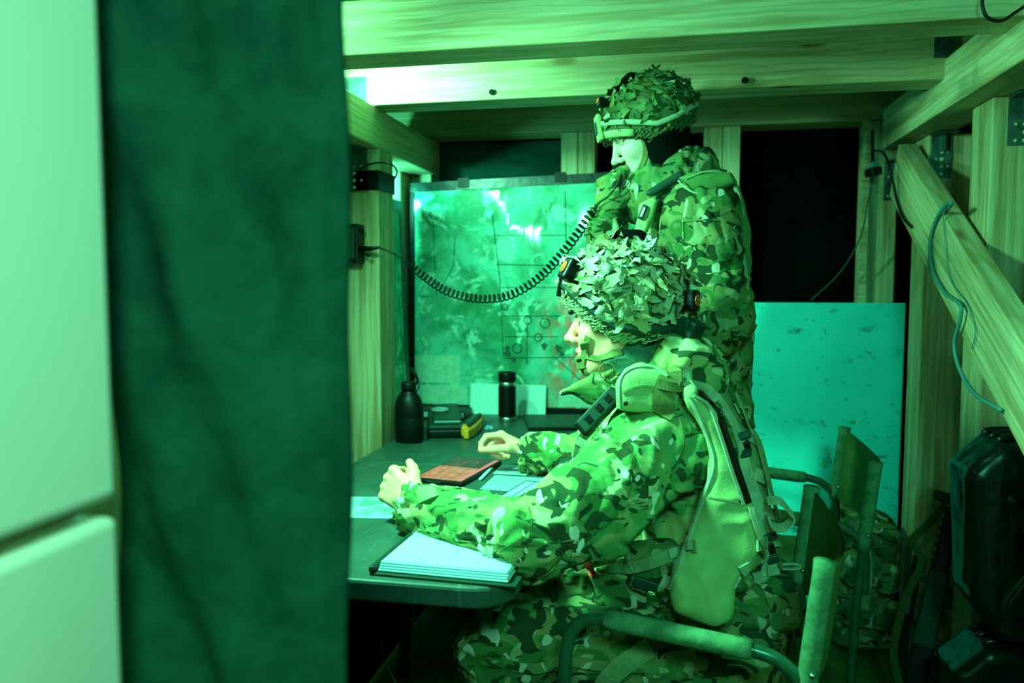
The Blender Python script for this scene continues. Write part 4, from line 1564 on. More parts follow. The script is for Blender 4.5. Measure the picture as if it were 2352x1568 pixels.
# open cuffs
for e_, w_ in ((LE, LW), (RE, RW)):
    d = (w_ - e_) / np.linalg.norm(w_ - e_)
    S.half_at = None
    S.cone(w_ + d * .012, w_ + d * .09, .039, .05, op='s', k=.006)
P, Q = S.mesh(1)
P = cloth_folds(P, Q, [(LS, LM, .016, 13), (LM, LE, .016, 15), (LE, LW, .012, 17), (RS, RE, .012, 20), (RE, RW, .014, 24),
                       (A(.09, 1.745, .52), A(.02, 1.755, .95), .010, 14), (A(-.04, 1.75, 1.03), A(.09, 1.75, 1.08), .013, 20)], .008, 4)
jk = mk('jacket', P, Q, M['camo'], so, smooth=True)
plate_px('collar_flap', [(1288, 902), (1318, 878), (1362, 862), (1432, 862), (1446, 890), (1428, 922), (1385, 936), (1350, 928), (1318, 908)], 1.690, .026, M['camo2'], jk, rad=.014, folds=.010, h=.0035, seed=12)
# cuff tab and pocket seams on the near sleeve
strap_on('cuff_tab', [(962, 1140), (980, 1134), (1000, 1130)], .028, M['canvas'], jk, BV(jk), .004, .004)
strap_on('sleeve_seam', [(960, 1215), (1050, 1240), (1160, 1252), (1220, 1252), (1320, 1240)], .003, M['camo2'], jk, BV(jk), .001, .003)
strap_on('sleeve_seam', [(1215, 1165), (1222, 1205), (1212, 1252)], .003, M['camo2'], jk, BV(jk), .001, .003)
strap_on('sleeve_seam', [(1560, 960), (1572, 1010), (1560, 1060), (1530, 1085)], .003, M['camo2'], jk, BV(jk), .001, .003)
d = (LW - LE) / np.linalg.norm(LW - LE)
e1 = np.cross(d, (0, 0, 1.0)); e1 /= np.linalg.norm(e1); e2 = np.cross(d, e1)
MB().tube([LW + d * .005 + .047 * (math.cos(t) * e1 + math.sin(t) * e2) for t in np.linspace(0, 2 * math.pi, 22, endpoint=False)], .0055, 6, closed=True).out('cuff_hem', M['camo'], jk, smooth=True)
d = (RW - RE) / np.linalg.norm(RW - RE)
e1 = np.cross(d, (0, 0, 1.0)); e1 /= np.linalg.norm(e1); e2 = np.cross(d, e1)
MB().tube([RW + d * .004 + .048 * (math.cos(t) * e1 + math.sin(t) * e2) for t in np.linspace(0, 2 * math.pi, 22, endpoint=False)], .0055, 6, closed=True).out('cuff_hem', M['camo'], jk, smooth=True)
# drawcord ring and toggle at the collar
c = PY(1395, 852, 1.655)
MB().tube([c + A(.017 * math.cos(t), 0, .017 * math.sin(t)) for t in np.linspace(0, 2 * math.pi, 20, endpoint=False)], .0014, 6, closed=True).out('cord_loop', M['tanweb'], jk, smooth=True)
c = PY(1402, 856, 1.648)
MB().tube([c + A(-.012, 0, -.006), c + A(.008, -.004, .004)], .007, 10).out('cord_toggle', M['tanweb'], jk, smooth=True)

# trousers and boots
S = SDF((-.47, 1.40, .05), (.30, 2.02, .68), .0072)
S.cone((.115, 1.66, .51), (.115, 1.83, .51), .115, .115, k=.03)
for y_, k_ in ((1.635, 1.545), (1.85, 1.885)):
    S.cone((.10, y_, .505), (-.335, k_, .525), .106, .082, k=.05)
    S.cone((-.335, k_, .520), (-.350, k_, .17), .080, .066, k=.03)
S.half((0, 0, .425), (0, 0, -1)) if False else None
P, Q = S.mesh(1)
P = cloth_folds(P, Q, [(A(.10, 1.635, .505), A(-.335, 1.545, .525), .012, 12), (A(-.335, 1.545, .52), A(-.35, 1.545, .15), .010, 15),
                       (A(.10, 1.85, .505), A(-.335, 1.885, .525), .010, 12), (A(-.335, 1.885, .52), A(-.35, 1.885, .15), .010, 15)], .010, 8)
tro = mk('trousers', P, Q, M['camo_trous'], so, smooth=True)
pts = smooth_path([PY(1130, 1505, 1.462), PY(1250, 1535, 1.452), PY(1300, 1520, 1.447), PY(1400, 1532, 1.452), PY(1480, 1540, 1.47)], 6)
strap_on('pocket_flap', [(1120, 1500), (1180, 1530), (1250, 1532), (1290, 1512), (1360, 1525), (1480, 1532)], .020, M['camo_trous'], tro, BV(tro), .003, .004)
for k_ in (1.545, 1.885):
    boot('boot', (-.315, k_, 0), (-1, 0, 0), M['black_cloth'], so)

# helmet with torn scrim
HLC = HC + A(.018, -.002, .046)
HLR = frame((-1, .03, .16), (0, 0, 1))
net_m = m_plain('helmet_cover_cloth', (.10, .15, .06), .9, .08, .4, 40)
hm = helmet(so, HLC, HLR, net_m, 295, strip_variants(22, M['scrim']), M['net'], 5, 'helmet covered in torn pale scrim strips and netting')


def on_helm(a, x, z, off=.004):
    pass


def band_pts(C, R, a0, a1, zf, off, n=22):
    out, nn = [], []
    for t in np.linspace(a0, a1, n):
        x = AXES[0] * HS[0] * math.cos(t)
        z = zf(x)
        e = math.asin(max(-.95, min(.95, z / AXES[2] / HS[0])))
        p, g = on_shell(C, R, t, e, off); out.append(p); nn.append(np.cross(g, R[:, 2]))
    return out


bp = band_pts(HLC, HLR, -math.pi + .05, math.pi - .05, lambda x: rim_z(x) + .030, .010, 40)
MB().ribbon(bp, HLR[:, 2], .014, .003).out('elastic_band', M['dkgreen'], hm, smooth=True)


def helmet_light(C, R, a, z, sz, lens, hm, lensw=1.0):
    e = math.asin(z / AXES[2] / HS[0]); p, g = on_shell(C, R, a, e, .020)
    up = R[:, 2] - g * (R[:, 2] @ g); up /= np.linalg.norm(up); sd = np.cross(up, g)
    B = np.stack([sd, up, g], 1)
    o = MB().box(p, (sz * .62, sz, .014), B).out('lamp_housing', M['black'], hm, bevel=.005)
    pts = [p + g * .0145 + sd * sz * .42 * lensw * math.cos(t) + up * sz * .58 * math.sin(t) for t in np.linspace(0, 2 * math.pi, 8, endpoint=False)]
    MB().prism(pts, [q + g * .002 for q in pts]).out('lens', lens, hm)


# left side of the helmet (a > 0 is its left, towards the camera)
helmet_light(HLC, HLR, .62, .040, .024, M['orange'], hm)
helmet_light(HLC, HLR, 2.62, .020, .022, M['orange'], hm)
e = math.asin(-.030 / AXES[2]); p, g = on_shell(HLC, HLR, 2.70, e, .022)
boxpart('battery_box', p, (.024, .022, .024), diag(np.cross(g, HLR[:, 2]), g), M['dkgreen'], hm, .004)
p, g = on_shell(HLC, HLR, .35, .12, .012)
MB().ribbon(smooth_path([p + HLR[:, 2] * .045, p + HLR[:, 2] * .01, p - HLR[:, 2] * .030]), np.cross(g, HLR[:, 2]), .012, .006).out('front_clip', M['black'], hm)
p, g = on_shell(HLC, HLR, 0, .25, .008)
boxpart('mount_plate', p, (.028, .026, .006), diag(np.cross(g, HLR[:, 2]), g), M['canvas'], hm, .004)
# black pad on top
S = SDF(HLC + A(-.08, -.08, .08), HLC + A(.08, .10, .21), .004)
S.ell(HLC + A(.005, .03, .130), (.052, .045, .022))
S.box(HLC + A(.005, .03, .136), (.030, .03, .018), rad=.008, k=.01)
P, Q = S.mesh()
mk('top_pad', P, Q, M['black_cloth'], hm, smooth=True)
p, g = on_shell(HLC, HLR, .80, -.30, .014)
MB().lathe(p, [(.001, -.006), (.005, -.004), (.006, 0), (.005, .004), (.001, .006)], 12).out('band_toggle', M['black'], hm, smooth=True)
# chin straps
S = SDF(HC - .20, HC + .10, .004)
S.ell(HC + HR @ A(.000, 0, -.078), (.082, .068, .040), HR)
S.cone(HC + HR @ A(-.030, 0, -.075), HC + HR @ A(-.050, 0, -.15), .068, .072, k=.03)
S.half(HC + HR @ A(.034, 0, -.06), HR @ A(1, 0, -.25), k=.004)
P, Q = S.mesh(); P = P + vnormals(P, Q) * (.005 * (ridge(P * np.array((30, 30, 70)), 4) - .3))[:, None]
gait = mk('neck_gaiter', P, Q, m_plain('grey_green_gaiter', (.06, .15, .10), .95, .05, bump=.3, bs=300), so, smooth=True)
bvh = BV(body_o, gait)
strap_on('chin_strap', [(1352, 772), (1346, 795), (1341, 825), (1336, 850)], .014, M['tanweb'], hm, bvh, .003, .0025)
strap_on('chin_strap', [(1428, 806), (1400, 818), (1372, 822), (1346, 816)], .012, M['tanweb'], hm, bvh, .003, .0025)
strap_on('chin_strap', [(1338, 846), (1352, 858), (1372, 862)], .013, M['tanweb'], hm, bvh, .003, .0025)
for (x, y, hb) in ((1338, 832, (.0095, .015, .0035)), (1346, 790, (.0090, .009, .003))):
    h = hit(x, y, bvh); boxpart('chin_buckle', h[0] + h[1] * .007, hb, diag((.95, .1, .22), h[1]), M['tanweb'], hm, .002)
h = hit(1338, 826, bvh); boxpart('buckle_slot', h[0] + h[1] * .0105, (.005, .003, .0008), diag((.95, .1, .22), h[1]), M['black'], hm, 0)

# load carrying harness
S = SDF((-.02, 1.55, .52), (.32, 1.96, 1.12), .006)
S.cone((.205, 1.745, .62), (.150, 1.755, .88), .042, .042, sq=(YA, 2.9))
S.cone((.150, 1.755, .88), (.085, 1.755, 1.01), .042, .034, k=.03, sq=(YA, 2.6))
P, Q = S.mesh(1)
hz = mk('load_harness', P, Q, M['webbing'], so, smooth=True)
hz['label'] = 'green load carrying harness with hanging canvas pouch'
bpad = plate_px('shoulder_pad', [(1418, 935), (1418, 875), (1436, 848), (1470, 836), (1510, 842), (1548, 868), (1562, 900), (1556, 938), (1500, 944)], 1.566, .046, M['canvas'], hz, rad=.022, h=.004, folds=.004)
strap_on('pad_binding', [(1424, 936), (1424, 880), (1440, 854), (1472, 843), (1508, 848), (1532, 866)], .006, M['webbing_l'], hz, BV(bpad), .002, .004)
strap_on('pad_fold', [(1430, 902), (1455, 889), (1490, 884), (1516, 890)], .004, M['webbing'], hz, BV(bpad), .001, .004)
B1 = BV(jk, hz, bpad)
strap_on('shoulder_strap', [(1528, 948), (1524, 920), (1530, 888), (1545, 858)], .042, M['tanweb'], hz, B1, .004, .005)
strap_on('keeper_band', [(1512, 880), (1540, 890), (1572, 902)], .018, M['tanweb'], hz, B1, .010, .006)
plate_px('hanging_pouch', [(1578, 898), (1612, 915), (1640, 965), (1660, 1030), (1685, 1100), (1712, 1160), (1726, 1200), (1728, 1255), (1712, 1300), (1664, 1396), (1640, 1404),
                           (1552, 1376), (1538, 1352), (1572, 1268), (1605, 1182), (1632, 1090), (1640, 1050), (1622, 990), (1590, 930)],
         1.522, .032, M['canvas'], hz, rad=.020, h=.0042, folds=.022, seed=6, tilt=.10)
B2 = BV(jk, hz, bpad, PL[-1])
strap_on('web_strap', [(1562, 884), (1610, 892), (1650, 922), (1688, 995), (1712, 1075), (1740, 1165), (1762, 1260), (1770, 1320)], .024, M['webbing_l'], hz, B2, .006, .004)
strap_on('zip', [(1600, 903), (1638, 935), (1664, 1000), (1692, 1085), (1716, 1155)], .013, M['black'], hz, B2, .004, .006)
strap_on('zip_edge', [(1592, 908), (1628, 938), (1652, 1000), (1680, 1085), (1706, 1158)], .006, M['webbing_l'], hz, B2, .004, .005)
strap_on('pouch_piping', [(1584, 912), (1606, 955), (1630, 1010), (1642, 1060), (1630, 1110), (1602, 1190), (1570, 1275), (1540, 1352)], .007, M['webbing_l'], hz, B2, .003, .005)
strap_on('pouch_seam', [(1628, 1142), (1665, 1147), (1706, 1158)], .003, M['webbing'], hz, B2, .001, .003)
for (x, y) in ((1702, 1150), (1437, 926)):
    c = hit(x, y, B2)[0]
    MB().lathe(c, [(.0005, -.004), (.004, -.003), (.0045, 0), (.004, .003), (.0005, .004)], 10).out('snap', M['black'], hz, smooth=True)
# webbing rows and ladder locks on the back
for (x0, y0, x1, y1) in ((1688, 940, 1722, 955), (1712, 1005, 1742, 1025), (1728, 1085, 1760, 1105), (1745, 1170, 1778, 1188), (1735, 1250, 1790, 1240), (1700, 1310, 1770, 1262), (1690, 1335, 1785, 1318)):
    strap_on('web_row', [(x0, y0), ((x0 + x1) / 2, (y0 + y1) / 2 - 2), (x1, y1)], .024, M['webbing_l'], hz, B2, .005, .004)
strap_on('rear_strap', [(1690, 900), (1716, 960), (1738, 1040), (1758, 1130), (1782, 1215)], .020, M['webbing'], hz, B2, .012, .004)
strap_on('zip_flap', [(1718, 1165), (1730, 1210), (1744, 1265), (1756, 1318)], .010, M['webbing_l'], hz, B2, .012, .003)
for (x, y) in ((1697, 1004), (1708, 1048), (1758, 1232), (1766, 1282)):
    h = hit(x, y, B2); boxpart('ladder_lock', h[0] + h[1] * .012, (.013, .008, .004), diag((.9, .1, .3), h[1]), M['dkgreen'], hz, .003)
for (x, y) in ((1703, 1026), (1762, 1257)):
    h = hit(x, y, B2); boxpart('ladder_slot', h[0] + h[1] * .012, (.007, .011, .004), diag((.9, .1, .3), h[1]), M['black'], hz, .002)
for (x, y) in ((1700, 955), (1716, 978)):
    h = hit(x, y, B2); boxpart('tri_glide', h[0] + h[1] * .010, (.012, .008, .006), diag((.6, .3, -.7), h[1]), M['dkgreen'], hz, .002)
strap('drag_loop', [(1762, 1150), (1790, 1150), (1812, 1172), (1822, 1190), (1800, 1210), (1774, 1206), (1764, 1180)], [1.60, 1.60, 1.61, 1.61, 1.61, 1.60, 1.60], .030, M['webbing_l'], hz, side=(0, 1, .25), th=.003)
strap('small_loop', [(1796, 1296), (1815, 1294), (1834, 1296), (1837, 1303), (1820, 1306), (1796, 1305)], 1.62, .010, M['webbing_l'], hz, side=(0, 1, 0), th=.002)
# lumbar pouches
for (x, y, Y, hb) in ((1765, 1360, 1.68, (.050, .085, .052)), (1700, 1385, 1.60, (.048, .050, .042)), (1690, 1330, 1.575, (.036, .03, .020))):
    c = PY(x, y, Y); S = SDF(c - np.array(hb) * 1.4 - .02, c + np.array(hb) * 1.4 + .02, .005)
    S.box(c, hb, frame((1, .1, .25), (0, 0, 1)), rad=.024)
    P, Q = S.mesh(1); P = P + vnormals(P, Q) * (.010 * (ridge(P * np.array((22, 14, 30)), 5) - .4))[:, None]
    mk('belt_pouch', P, Q, M['camo2'], hz, smooth=True)
# belt kit, waist belt and clips
BP = []
for (x, y, Y, hb) in ((1420, 1345, 1.585, (.05, .03, .045)), (1330, 1330, 1.62, (.045, .04, .05)), (1500, 1300, 1.56, (.05, .025, .045))):
    c = PY(x, y, Y); S = SDF(c - np.array(hb) * 1.4 - .02, c + np.array(hb) * 1.4 + .02, .005)
    S.box(c, hb, frame((1, 0, .15), (0, 0, 1)), rad=.018)
    P, Q = S.mesh(1); P = P + vnormals(P, Q) * (.012 * (ridge(P * np.array((34, 20, 22)), 5) - .4))[:, None]
    BP.append(mk('belt_pouch', P, Q, M['camo2'], hz, smooth=True))
B3 = BV(jk, tro, PL[-1], *BP)
strap_on('waist_belt', [(1400, 1306), (1450, 1300), (1500, 1288), (1550, 1268), (1600, 1255)], .024, M['webbing'], hz, B3, .005, .004)
h = hit(1484, 1338, B3); boxpart('side_buckle', h[0] + h[1] * .008, (.024, .010, .006), diag((.95, 0, -.25), h[1]), M['dkgreen'], hz, .003)
strap_on('belt_tail', [(1506, 1344), (1524, 1360), (1536, 1378)], .012, M['webbing_l'], hz, B3, .005, .003)
strap_on('belt_tail', [(1535, 1272), (1565, 1262), (1594, 1252)], .018, M['webbing_l'], hz, B3, .010, .003)
strap_on('red_tag', [(1346, 1290), (1356, 1305), (1364, 1322)], .012, M['red'], hz, B3, .004, .003)
strap_on('thigh_strap', [(1370, 1590), (1405, 1545), (1448, 1510), (1492, 1482)], .040, M['webbing'], hz, BV(tro), .008, .004)
# chest radio on the front strap
R_ = diag(PY(1415, 900, 1.60) - PY(1345, 975, 1.60), (-.2, -1, .3))
c = PY(1378, 942, 1.585)
rb = boxpart('chest_radio', c, (.052, .017, .014), R_, M['dkgreen'], hz, .005)
for k in (-.5, .1, .6):
    boxpart('radio_key', c + R_ @ A(.052 * k, 0, .0145), (.007, .008, .0015), R_, M['black'], hz, .001)
boxpart('radio_foot', c + R_ @ A(-.046, 0, -.002), (.012, .018, .015), R_, M['black'], hz, .004)
strap('chest_strap', [(1352, 985), (1335, 1010), (1328, 1045), (1320, 1080)], [1.60, 1.605, 1.61, 1.62], .022, M['webbing_l'], hz, side=(1, .2, .3), th=.004)
c = PY(1304, 1078, 1.66)
boxpart('chest_pouch', c, (.016, .02, .030), diag((.9, 0, .3)), M['dkgreen'], hz, .004)
boxpart('chest_clip', PY(1338, 1018, 1.60), (.012, .009, .006), diag((.8, 0, -.5)), M['webbing_l'], hz, .002)


# ------------------------------------------------------------------ standing soldier
st_ = thing('person', (.07, 2.25, 0), 'standing soldier in camouflage holding a handset to his face behind the seated one', 'person')
KR = frame((-.86, -.18, -.47), (0, 0, 1))
KC = PY(1413, 372, 2.17) - KR @ A(.111, 0, -.032)
LS2, LE2, LW2 = A(.075, 2.085, 1.415), A(.125, 2.065, 1.165), A(-.02, 2.02, .98)
RS2, RE2, RW2 = A(.0, 2.385, 1.40), A(-.168, 2.275, 1.235), PY(1392, 500, 2.17)
gx_ = A(.10, -.02, 1.0); gy_ = A(.75, -.65, 0.0)
gx_ /= np.linalg.norm(gx_); gy_ = gy_ - gx_ * (gy_ @ gx_); gy_ /= np.linalg.norm(gy_); gz_ = np.cross(gx_, gy_)
if gz_[0] > 0: gz_ = -gz_
GH = RW2 + A(.0, 0, .012)
glove_mesh = hand_mesh(GH, gx_, gy_, gz_, [(.75, 1.1, .7), (.85, 1.2, .7), (.95, 1.25, .7), (1.05, 1.25, .7)],
                       [(.022, .026, -.010), (.050, .044, -.024), (.078, .046, -.036), (.096, .040, -.048)], 1.0, .0026, glove=.003)
S = SDF((-.30, 1.92, .02), (.33, 2.52, 1.62), .016)
S.cone((.09, 2.24, .95), (.05, 2.24, 1.36), .095, .11, sq=(YA, 1.3))
S.cone((.05, 2.24, 1.36), KC + A(.04, 0, -.10), .09, .055, k=.05)
for s_, e_, w_ in ((LS2, LE2, LW2), (RS2, RE2, RW2)):
    S.cone(s_, e_, .05, .042, k=.03).cone(e_, w_, .042, .028, k=.02)
for y_ in (2.15, 2.34):
    S.cone((.09, y_, .93), (.09, y_, .50), .08, .055, k=.03).cone((.09, y_, .50), (.10, y_, .08), .055, .04, k=.02)
lh2 = hand_mesh(LW2, A(-.7, -.1, -.7), A(0, -1, .1) * 1.0, A(-.7, 0, .7), [(.3, .5, .3)] * 4, [(.022, .026, -.010), (.05, .045, -.02), (.075, .055, -.03)], 1.0, .004)
P, Q = join([head_mesh(KC, KR, .95, .003), S.mesh(), lh2])
body2 = mk('body', P, Q, M['skin_pale'], st_, smooth=True)
for y in (-1, 1):
    c = KC + KR @ (A(.0735, .031 * y, -.003) * .95)
    MB().lathe(c, [(.0005, -.011), (.006, -.009), (.0105, -.004), (.0115, 0), (.0105, .004), (.006, .009), (.0005, .011)], 14).out('eye', M['eyewhite'], st_, smooth=True)
    pts = [KC + KR @ (A(.092 - .012 * abs(t - .4), y * (.014 + .036 * t), .021 + .006 * math.sin(2.4 * t)) * .95) for t in np.linspace(0, 1, 7)]
    MB().tube(pts, [.002, .003, .0035, .0035, .003, .0025, .001], 6).out('eyebrow', M['hair'], st_, smooth=True)
    # lowered lids
    S = SDF(c - .018, c + .018, .0016)
    S.ell(c + KR @ A(.0012, 0, .003), (.0125, .0135, .0115), KR)
    S.half(c + KR @ A(0, 0, -.002), KR @ A(.15, 0, -1))
    Pm, Qm = S.mesh(1)
    mk('eyelid', Pm, Qm, M['skin_pale'], st_, smooth=True)
P, Q = glove_mesh
P = P + vnormals(P, Q) * (.0022 * (ridge(P * 75, 4) - .4))[:, None]
mk('glove', P, Q, M['camo2'], st_, smooth=True)
# black balaclava round ears and neck
S = SDF(KC - .24, KC + .16, .005)
S.ell(KC + KR @ A(-.020, 0, .030), (.098, .088, .098), KR)
S.ell(KC + KR @ A(-.015, 0, -.030), (.062, .093, .055), KR, k=.02)
S.cone(KC + KR @ A(-.030, 0, -.02), KC + A(.055, .01, -.20), .078, .078, k=.03)
S.half(KC + KR @ A(.030, 0, 0), KR @ A(1, 0, .15), k=.004)
P, Q = S.mesh()
mk('balaclava', P, Q, M['black_cloth'], st_, smooth=True)

# jacket
S = SDF((-.30, 1.93, .80), (.34, 2.52, 1.62), .0068)
S.cone((.085, 2.24, .90), (.08, 2.24, 1.12), .135, .130, sq=(YA, 1.25))
S.cone((.08, 2.24, 1.12), (.045, 2.24, 1.34), .130, .138, k=.04, sq=(YA, 1.25))
S.cone((.04, 2.24, 1.34), (.03, 2.24, 1.46), .120, .085, k=.05, sq=(YA, 1.2))
S.cone((.06, 2.11, 1.415), (.015, 2.36, 1.41), .085, .08, k=.05)
S.cone(LS2, LE2, .088, .074, k=.045); S.cone(LE2, LW2, .072, .055, k=.03)
S.cone(RS2, RE2, .085, .068, k=.045); S.cone(RE2, RW2, .066, .050, k=.03)
# tall rucked collar
for (zz, rr, cx, tr) in ((1.480, .094, .010, .034), (1.505, .088, -.008, .030), (1.530, .084, -.018, .028), (1.552, .080, -.020, .026)):
    ring = [A(cx + rr * 1.12 * math.cos(t), 2.225 + rr * math.sin(t), zz + .030 * math.cos(t)) for t in np.linspace(0, 2 * math.pi, 15)]
    for i in range(14):
        S.cone(ring[i], ring[i + 1], tr, tr, k=.02)
S.ell(KC + KR @ A(.02, 0, -.02), (.078, .062, .100), KR, op='s', k=.01)
d = (RW2 - RE2) / np.linalg.norm(RW2 - RE2)
S.cone(RW2 + d * .012, RW2 + d * .09, .040, .05, op='s', k=.006)
P, Q = S.mesh(1)
P = cloth_folds(P, Q, [(LS2, LE2, .011, 14), (LE2, LW2, .010, 19), (RS2, RE2, .010, 18), (RE2, RW2, .010, 20), (A(.085, 2.24, .9), A(.045, 2.24, 1.40), .008, 12),
                       (A(-.06, 2.22, 1.47), A(.12, 2.22, 1.53), .010, 26)], .007, 14)
jk2 = mk('jacket', P, Q, M['camo2'], st_, smooth=True)
strap_on('pocket_seam', [(1568, 506), (1570, 560), (1572, 628)], .003, M['camo_trous'], jk2, BV(jk2), .001, .003)
strap_on('pocket_seam', [(1568, 508), (1610, 504), (1650, 506)], .004, M['camo_trous'], jk2, BV(jk2), .001, .003)
strap_on('pocket_seam', [(1572, 628), (1610, 630), (1652, 626)], .003, M['camo_trous'], jk2, BV(jk2), .001, .003)
S = SDF((-.05, 2.02, .03), (.26, 2.47, 1.0), .009)
S.cone((.09, 2.17, .90), (.09, 2.31, .90), .12, .12, k=.03)
for y_ in (2.15, 2.34):
    S.cone((.09, y_, .90), (.09, y_, .50), .105, .082, k=.04); S.cone((.09, y_, .50), (.10, y_, .15), .082, .07, k=.03)
P, Q = S.mesh(1)
P = cloth_folds(P, Q, [(A(.09, 2.15, .9), A(.1, 2.15, .15), .012, 11), (A(.09, 2.34, .9), A(.1, 2.34, .15), .012, 11)], .010, 18)
mk('trousers', P, Q, M['camo_trous'], st_, smooth=True)
for y_ in (2.15, 2.34):
    boot('boot', (.135, y_, 0), (-1, -.1, 0), M['black_cloth'], st_)

# helmet
HS[0] = .885
KHR = frame((-.90, -.18, -.36), (.0, 0, 1))
KHC = KC + KR @ A(-.020, 0, .030)
cov2 = m_plain('dark_helmet_cover', (.10, .16, .06), .9, .08, .5, 40)
hm2 = helmet(st_, KHC, KHR, cov2, 150, strip_variants(12, M['scrim_dk']), M['net_dk'], 11, 'helmet in dark camouflage cover with a few pale scrim strips')
bp = band_pts(KHC, KHR, -math.pi + .05, math.pi - .05, lambda x: rim_z(x) + .036, .010, 40)
MB().ribbon(bp, KHR[:, 2], .013, .003).out('elastic_band', M['webbing_l'], hm2, smooth=True)
p, g = on_shell(KHC, KHR, .0, .18, .010)
fp = boxpart('mount_plate', p, (.030, .034, .006), diag(np.cross(g, KHR[:, 2]), g), M['canvas'], hm2, .004)
for k in (-.5, .3):
    boxpart('mount_slot', p + g * .007 + np.cross(g, KHR[:, 2]) * .03 * k, (.006, .016, .003), diag(np.cross(g, KHR[:, 2]), g), M['dkgreen'], hm2, .002)
mbx = band_pts(KHC, KHR, -1.0, 1.0, lambda x: rim_z(x) + .008, .006, 16)
MB().ribbon(mbx, KHR[:, 2], .018, .005).out('brow_band', M['canvas'], hm2, smooth=True)
helmet_light(KHC, KHR, .42, .062, .013, M['orange_lit'], hm2)
S = SDF(KHC + A(-.11, -.09, .05), KHC + A(.05, .09, .16), .004)
S.cone(KHC + KHR @ A(.078, .01, .082), KHC + KHR @ A(.010, .01, .106), .017, .020, sq=(KHR[:, 1], 1.8))
P, Q = S.mesh(); mk('top_pad', P, Q, M['black_cloth'], hm2, smooth=True)
c0, g = on_shell(KHC, KHR, 1.25, -.50, .0)
pts = smooth_path([c0, KC + KR @ A(.035, .062, -.02), KC + KR @ A(.045, .060, -.07), KC + KR @ A(.058, .045, -.105)], 6)
strap_on('chin_strap', [(1474, 305), (1482, 335), (1480, 365), (1466, 398)], .013, M['tanweb'], hm2, BV(body2), .003, .003)
boxpart('chin_cup', KC + KR @ A(.075, .012, -.118), (.022, .022, .010), KR, M['canvas'], hm2, .006)
# harness
S = SDF((.0, 2.02, .98), (.30, 2.44, 1.56), .007)
S.cone((.185, 2.24, 1.05), (.165, 2.24, 1.36), .035, .035, sq=(YA, 3.0))
P, Q = S.mesh()
hz2 = mk('load_harness', P, Q, M['canvas_dim'], st_, smooth=True)
plate_px('shoulder_pad', [(1556, 412), (1590, 400), (1640, 396), (1676, 402), (1690, 424), (1660, 440), (1622, 448), (1588, 440)], 2.075, .055, M['canvas_dim'], hz2, rad=.02, folds=.004)
strap('pad_binding', [(1557, 414), (1572, 430), (1596, 443), (1625, 449), (1660, 441)], [2.018, 2.016, 2.016, 2.018, 2.02], .005, M['webbing_l'], hz2, side=(0, 1, 0), th=.004)
strap('shoulder_strap', [(1575, 410), (1620, 394), (1660, 397), (1690, 425), (1708, 480), (1716, 560)], [2.03, 2.03, 2.04, 2.05, 2.07, 2.08], .022, M['webbing'], hz2, side=(.3, 1, .2), th=.004)
plate_px('hanging_pouch', [(1690, 440), (1705, 470), (1716, 530), (1722, 600), (1712, 680), (1690, 735), (1668, 770), (1660, 700), (1672, 620), (1690, 560), (1698, 500)], 2.10, .035, M['canvas_dim'], hz2, rad=.012, folds=.010, seed=9)
strap('strap_tail', [(1702, 560), (1712, 620), (1716, 680), (1712, 712)], 2.05, .010, M['webbing'], hz2, side=(1, 0, 0), th=.003)
plate_px('collar_strap', [(1482, 440), (1560, 392), (1572, 398), (1570, 410), (1500, 452), (1486, 450)], 2.065, .012, M['dkgreen'], hz2, rad=.006)
plate_px('chest_strap', [(1470, 470), (1500, 455), (1512, 460), (1492, 520), (1470, 555), (1452, 555)], 2.075, .02, M['canvas'], hz2, rad=.01, folds=.004)
boxpart('strap_buckle', PY(1476, 487, 2.05), (.007, .019, .006), diag((.85, 0, -.35)), M['dkgreen'], hz2, .003)
boxpart('buckle_face', PY(1477, 487, 2.043), (.003, .013, .002), diag((.85, 0, -.35)), M['steel'], hz2, .001)

# ------------------------------------------------------------------ handset with coiled cord, radio box on the post
hs = thing('handset', PY(1440, 400, 2.20), 'black radio handset held to the standing soldier\'s face on a coiled cord', 'handset')
ax = gx_
c0 = GH + gx_ * .070 - gz_ * .030
S = SDF(c0 - .16, c0 + .16, .004)
S.cone(c0 - ax * .07, c0 + ax * .07, .014, .014)
S.cone(c0 - ax * .075, c0 - ax * .085 - gz_ * .020, .020, .020, k=.012)
S.cone(c0 + ax * .075, c0 + ax * .085 - gz_ * .020, .022, .022, k=.012)
P, Q = S.mesh(); mk('handset_body', P, Q, M['black'], hs, smooth=True)
q0 = PY(828, 572, 2.40)
path = smooth_path([PY(868, 568, 2.40), PY(895, 578, 2.40), PY(930, 598, 2.39), PY(975, 635, 2.37), PY(1030, 670, 2.34), PY(1100, 686, 2.31), PY(1170, 678, 2.28),
                    PY(1235, 640, 2.25), PY(1290, 583, 2.21), PY(1335, 525, 2.17), PY(1372, 470, 2.13), PY(1395, 452, 2.12), PY(1415, 428, 2.11), PY(1428, 405, 2.12), c0 - ax * .09], 24)
pl = np.array(path); seg = np.linalg.norm(np.diff(pl, axis=0), axis=1); cum = np.concatenate([[0], np.cumsum(seg)]); tot = cum[-1]
i0, i1 = cum[24 * 2] + .0, cum[24 * 10]
N = 1500; turns = 50
cen, Rr, Ph = [], [], []
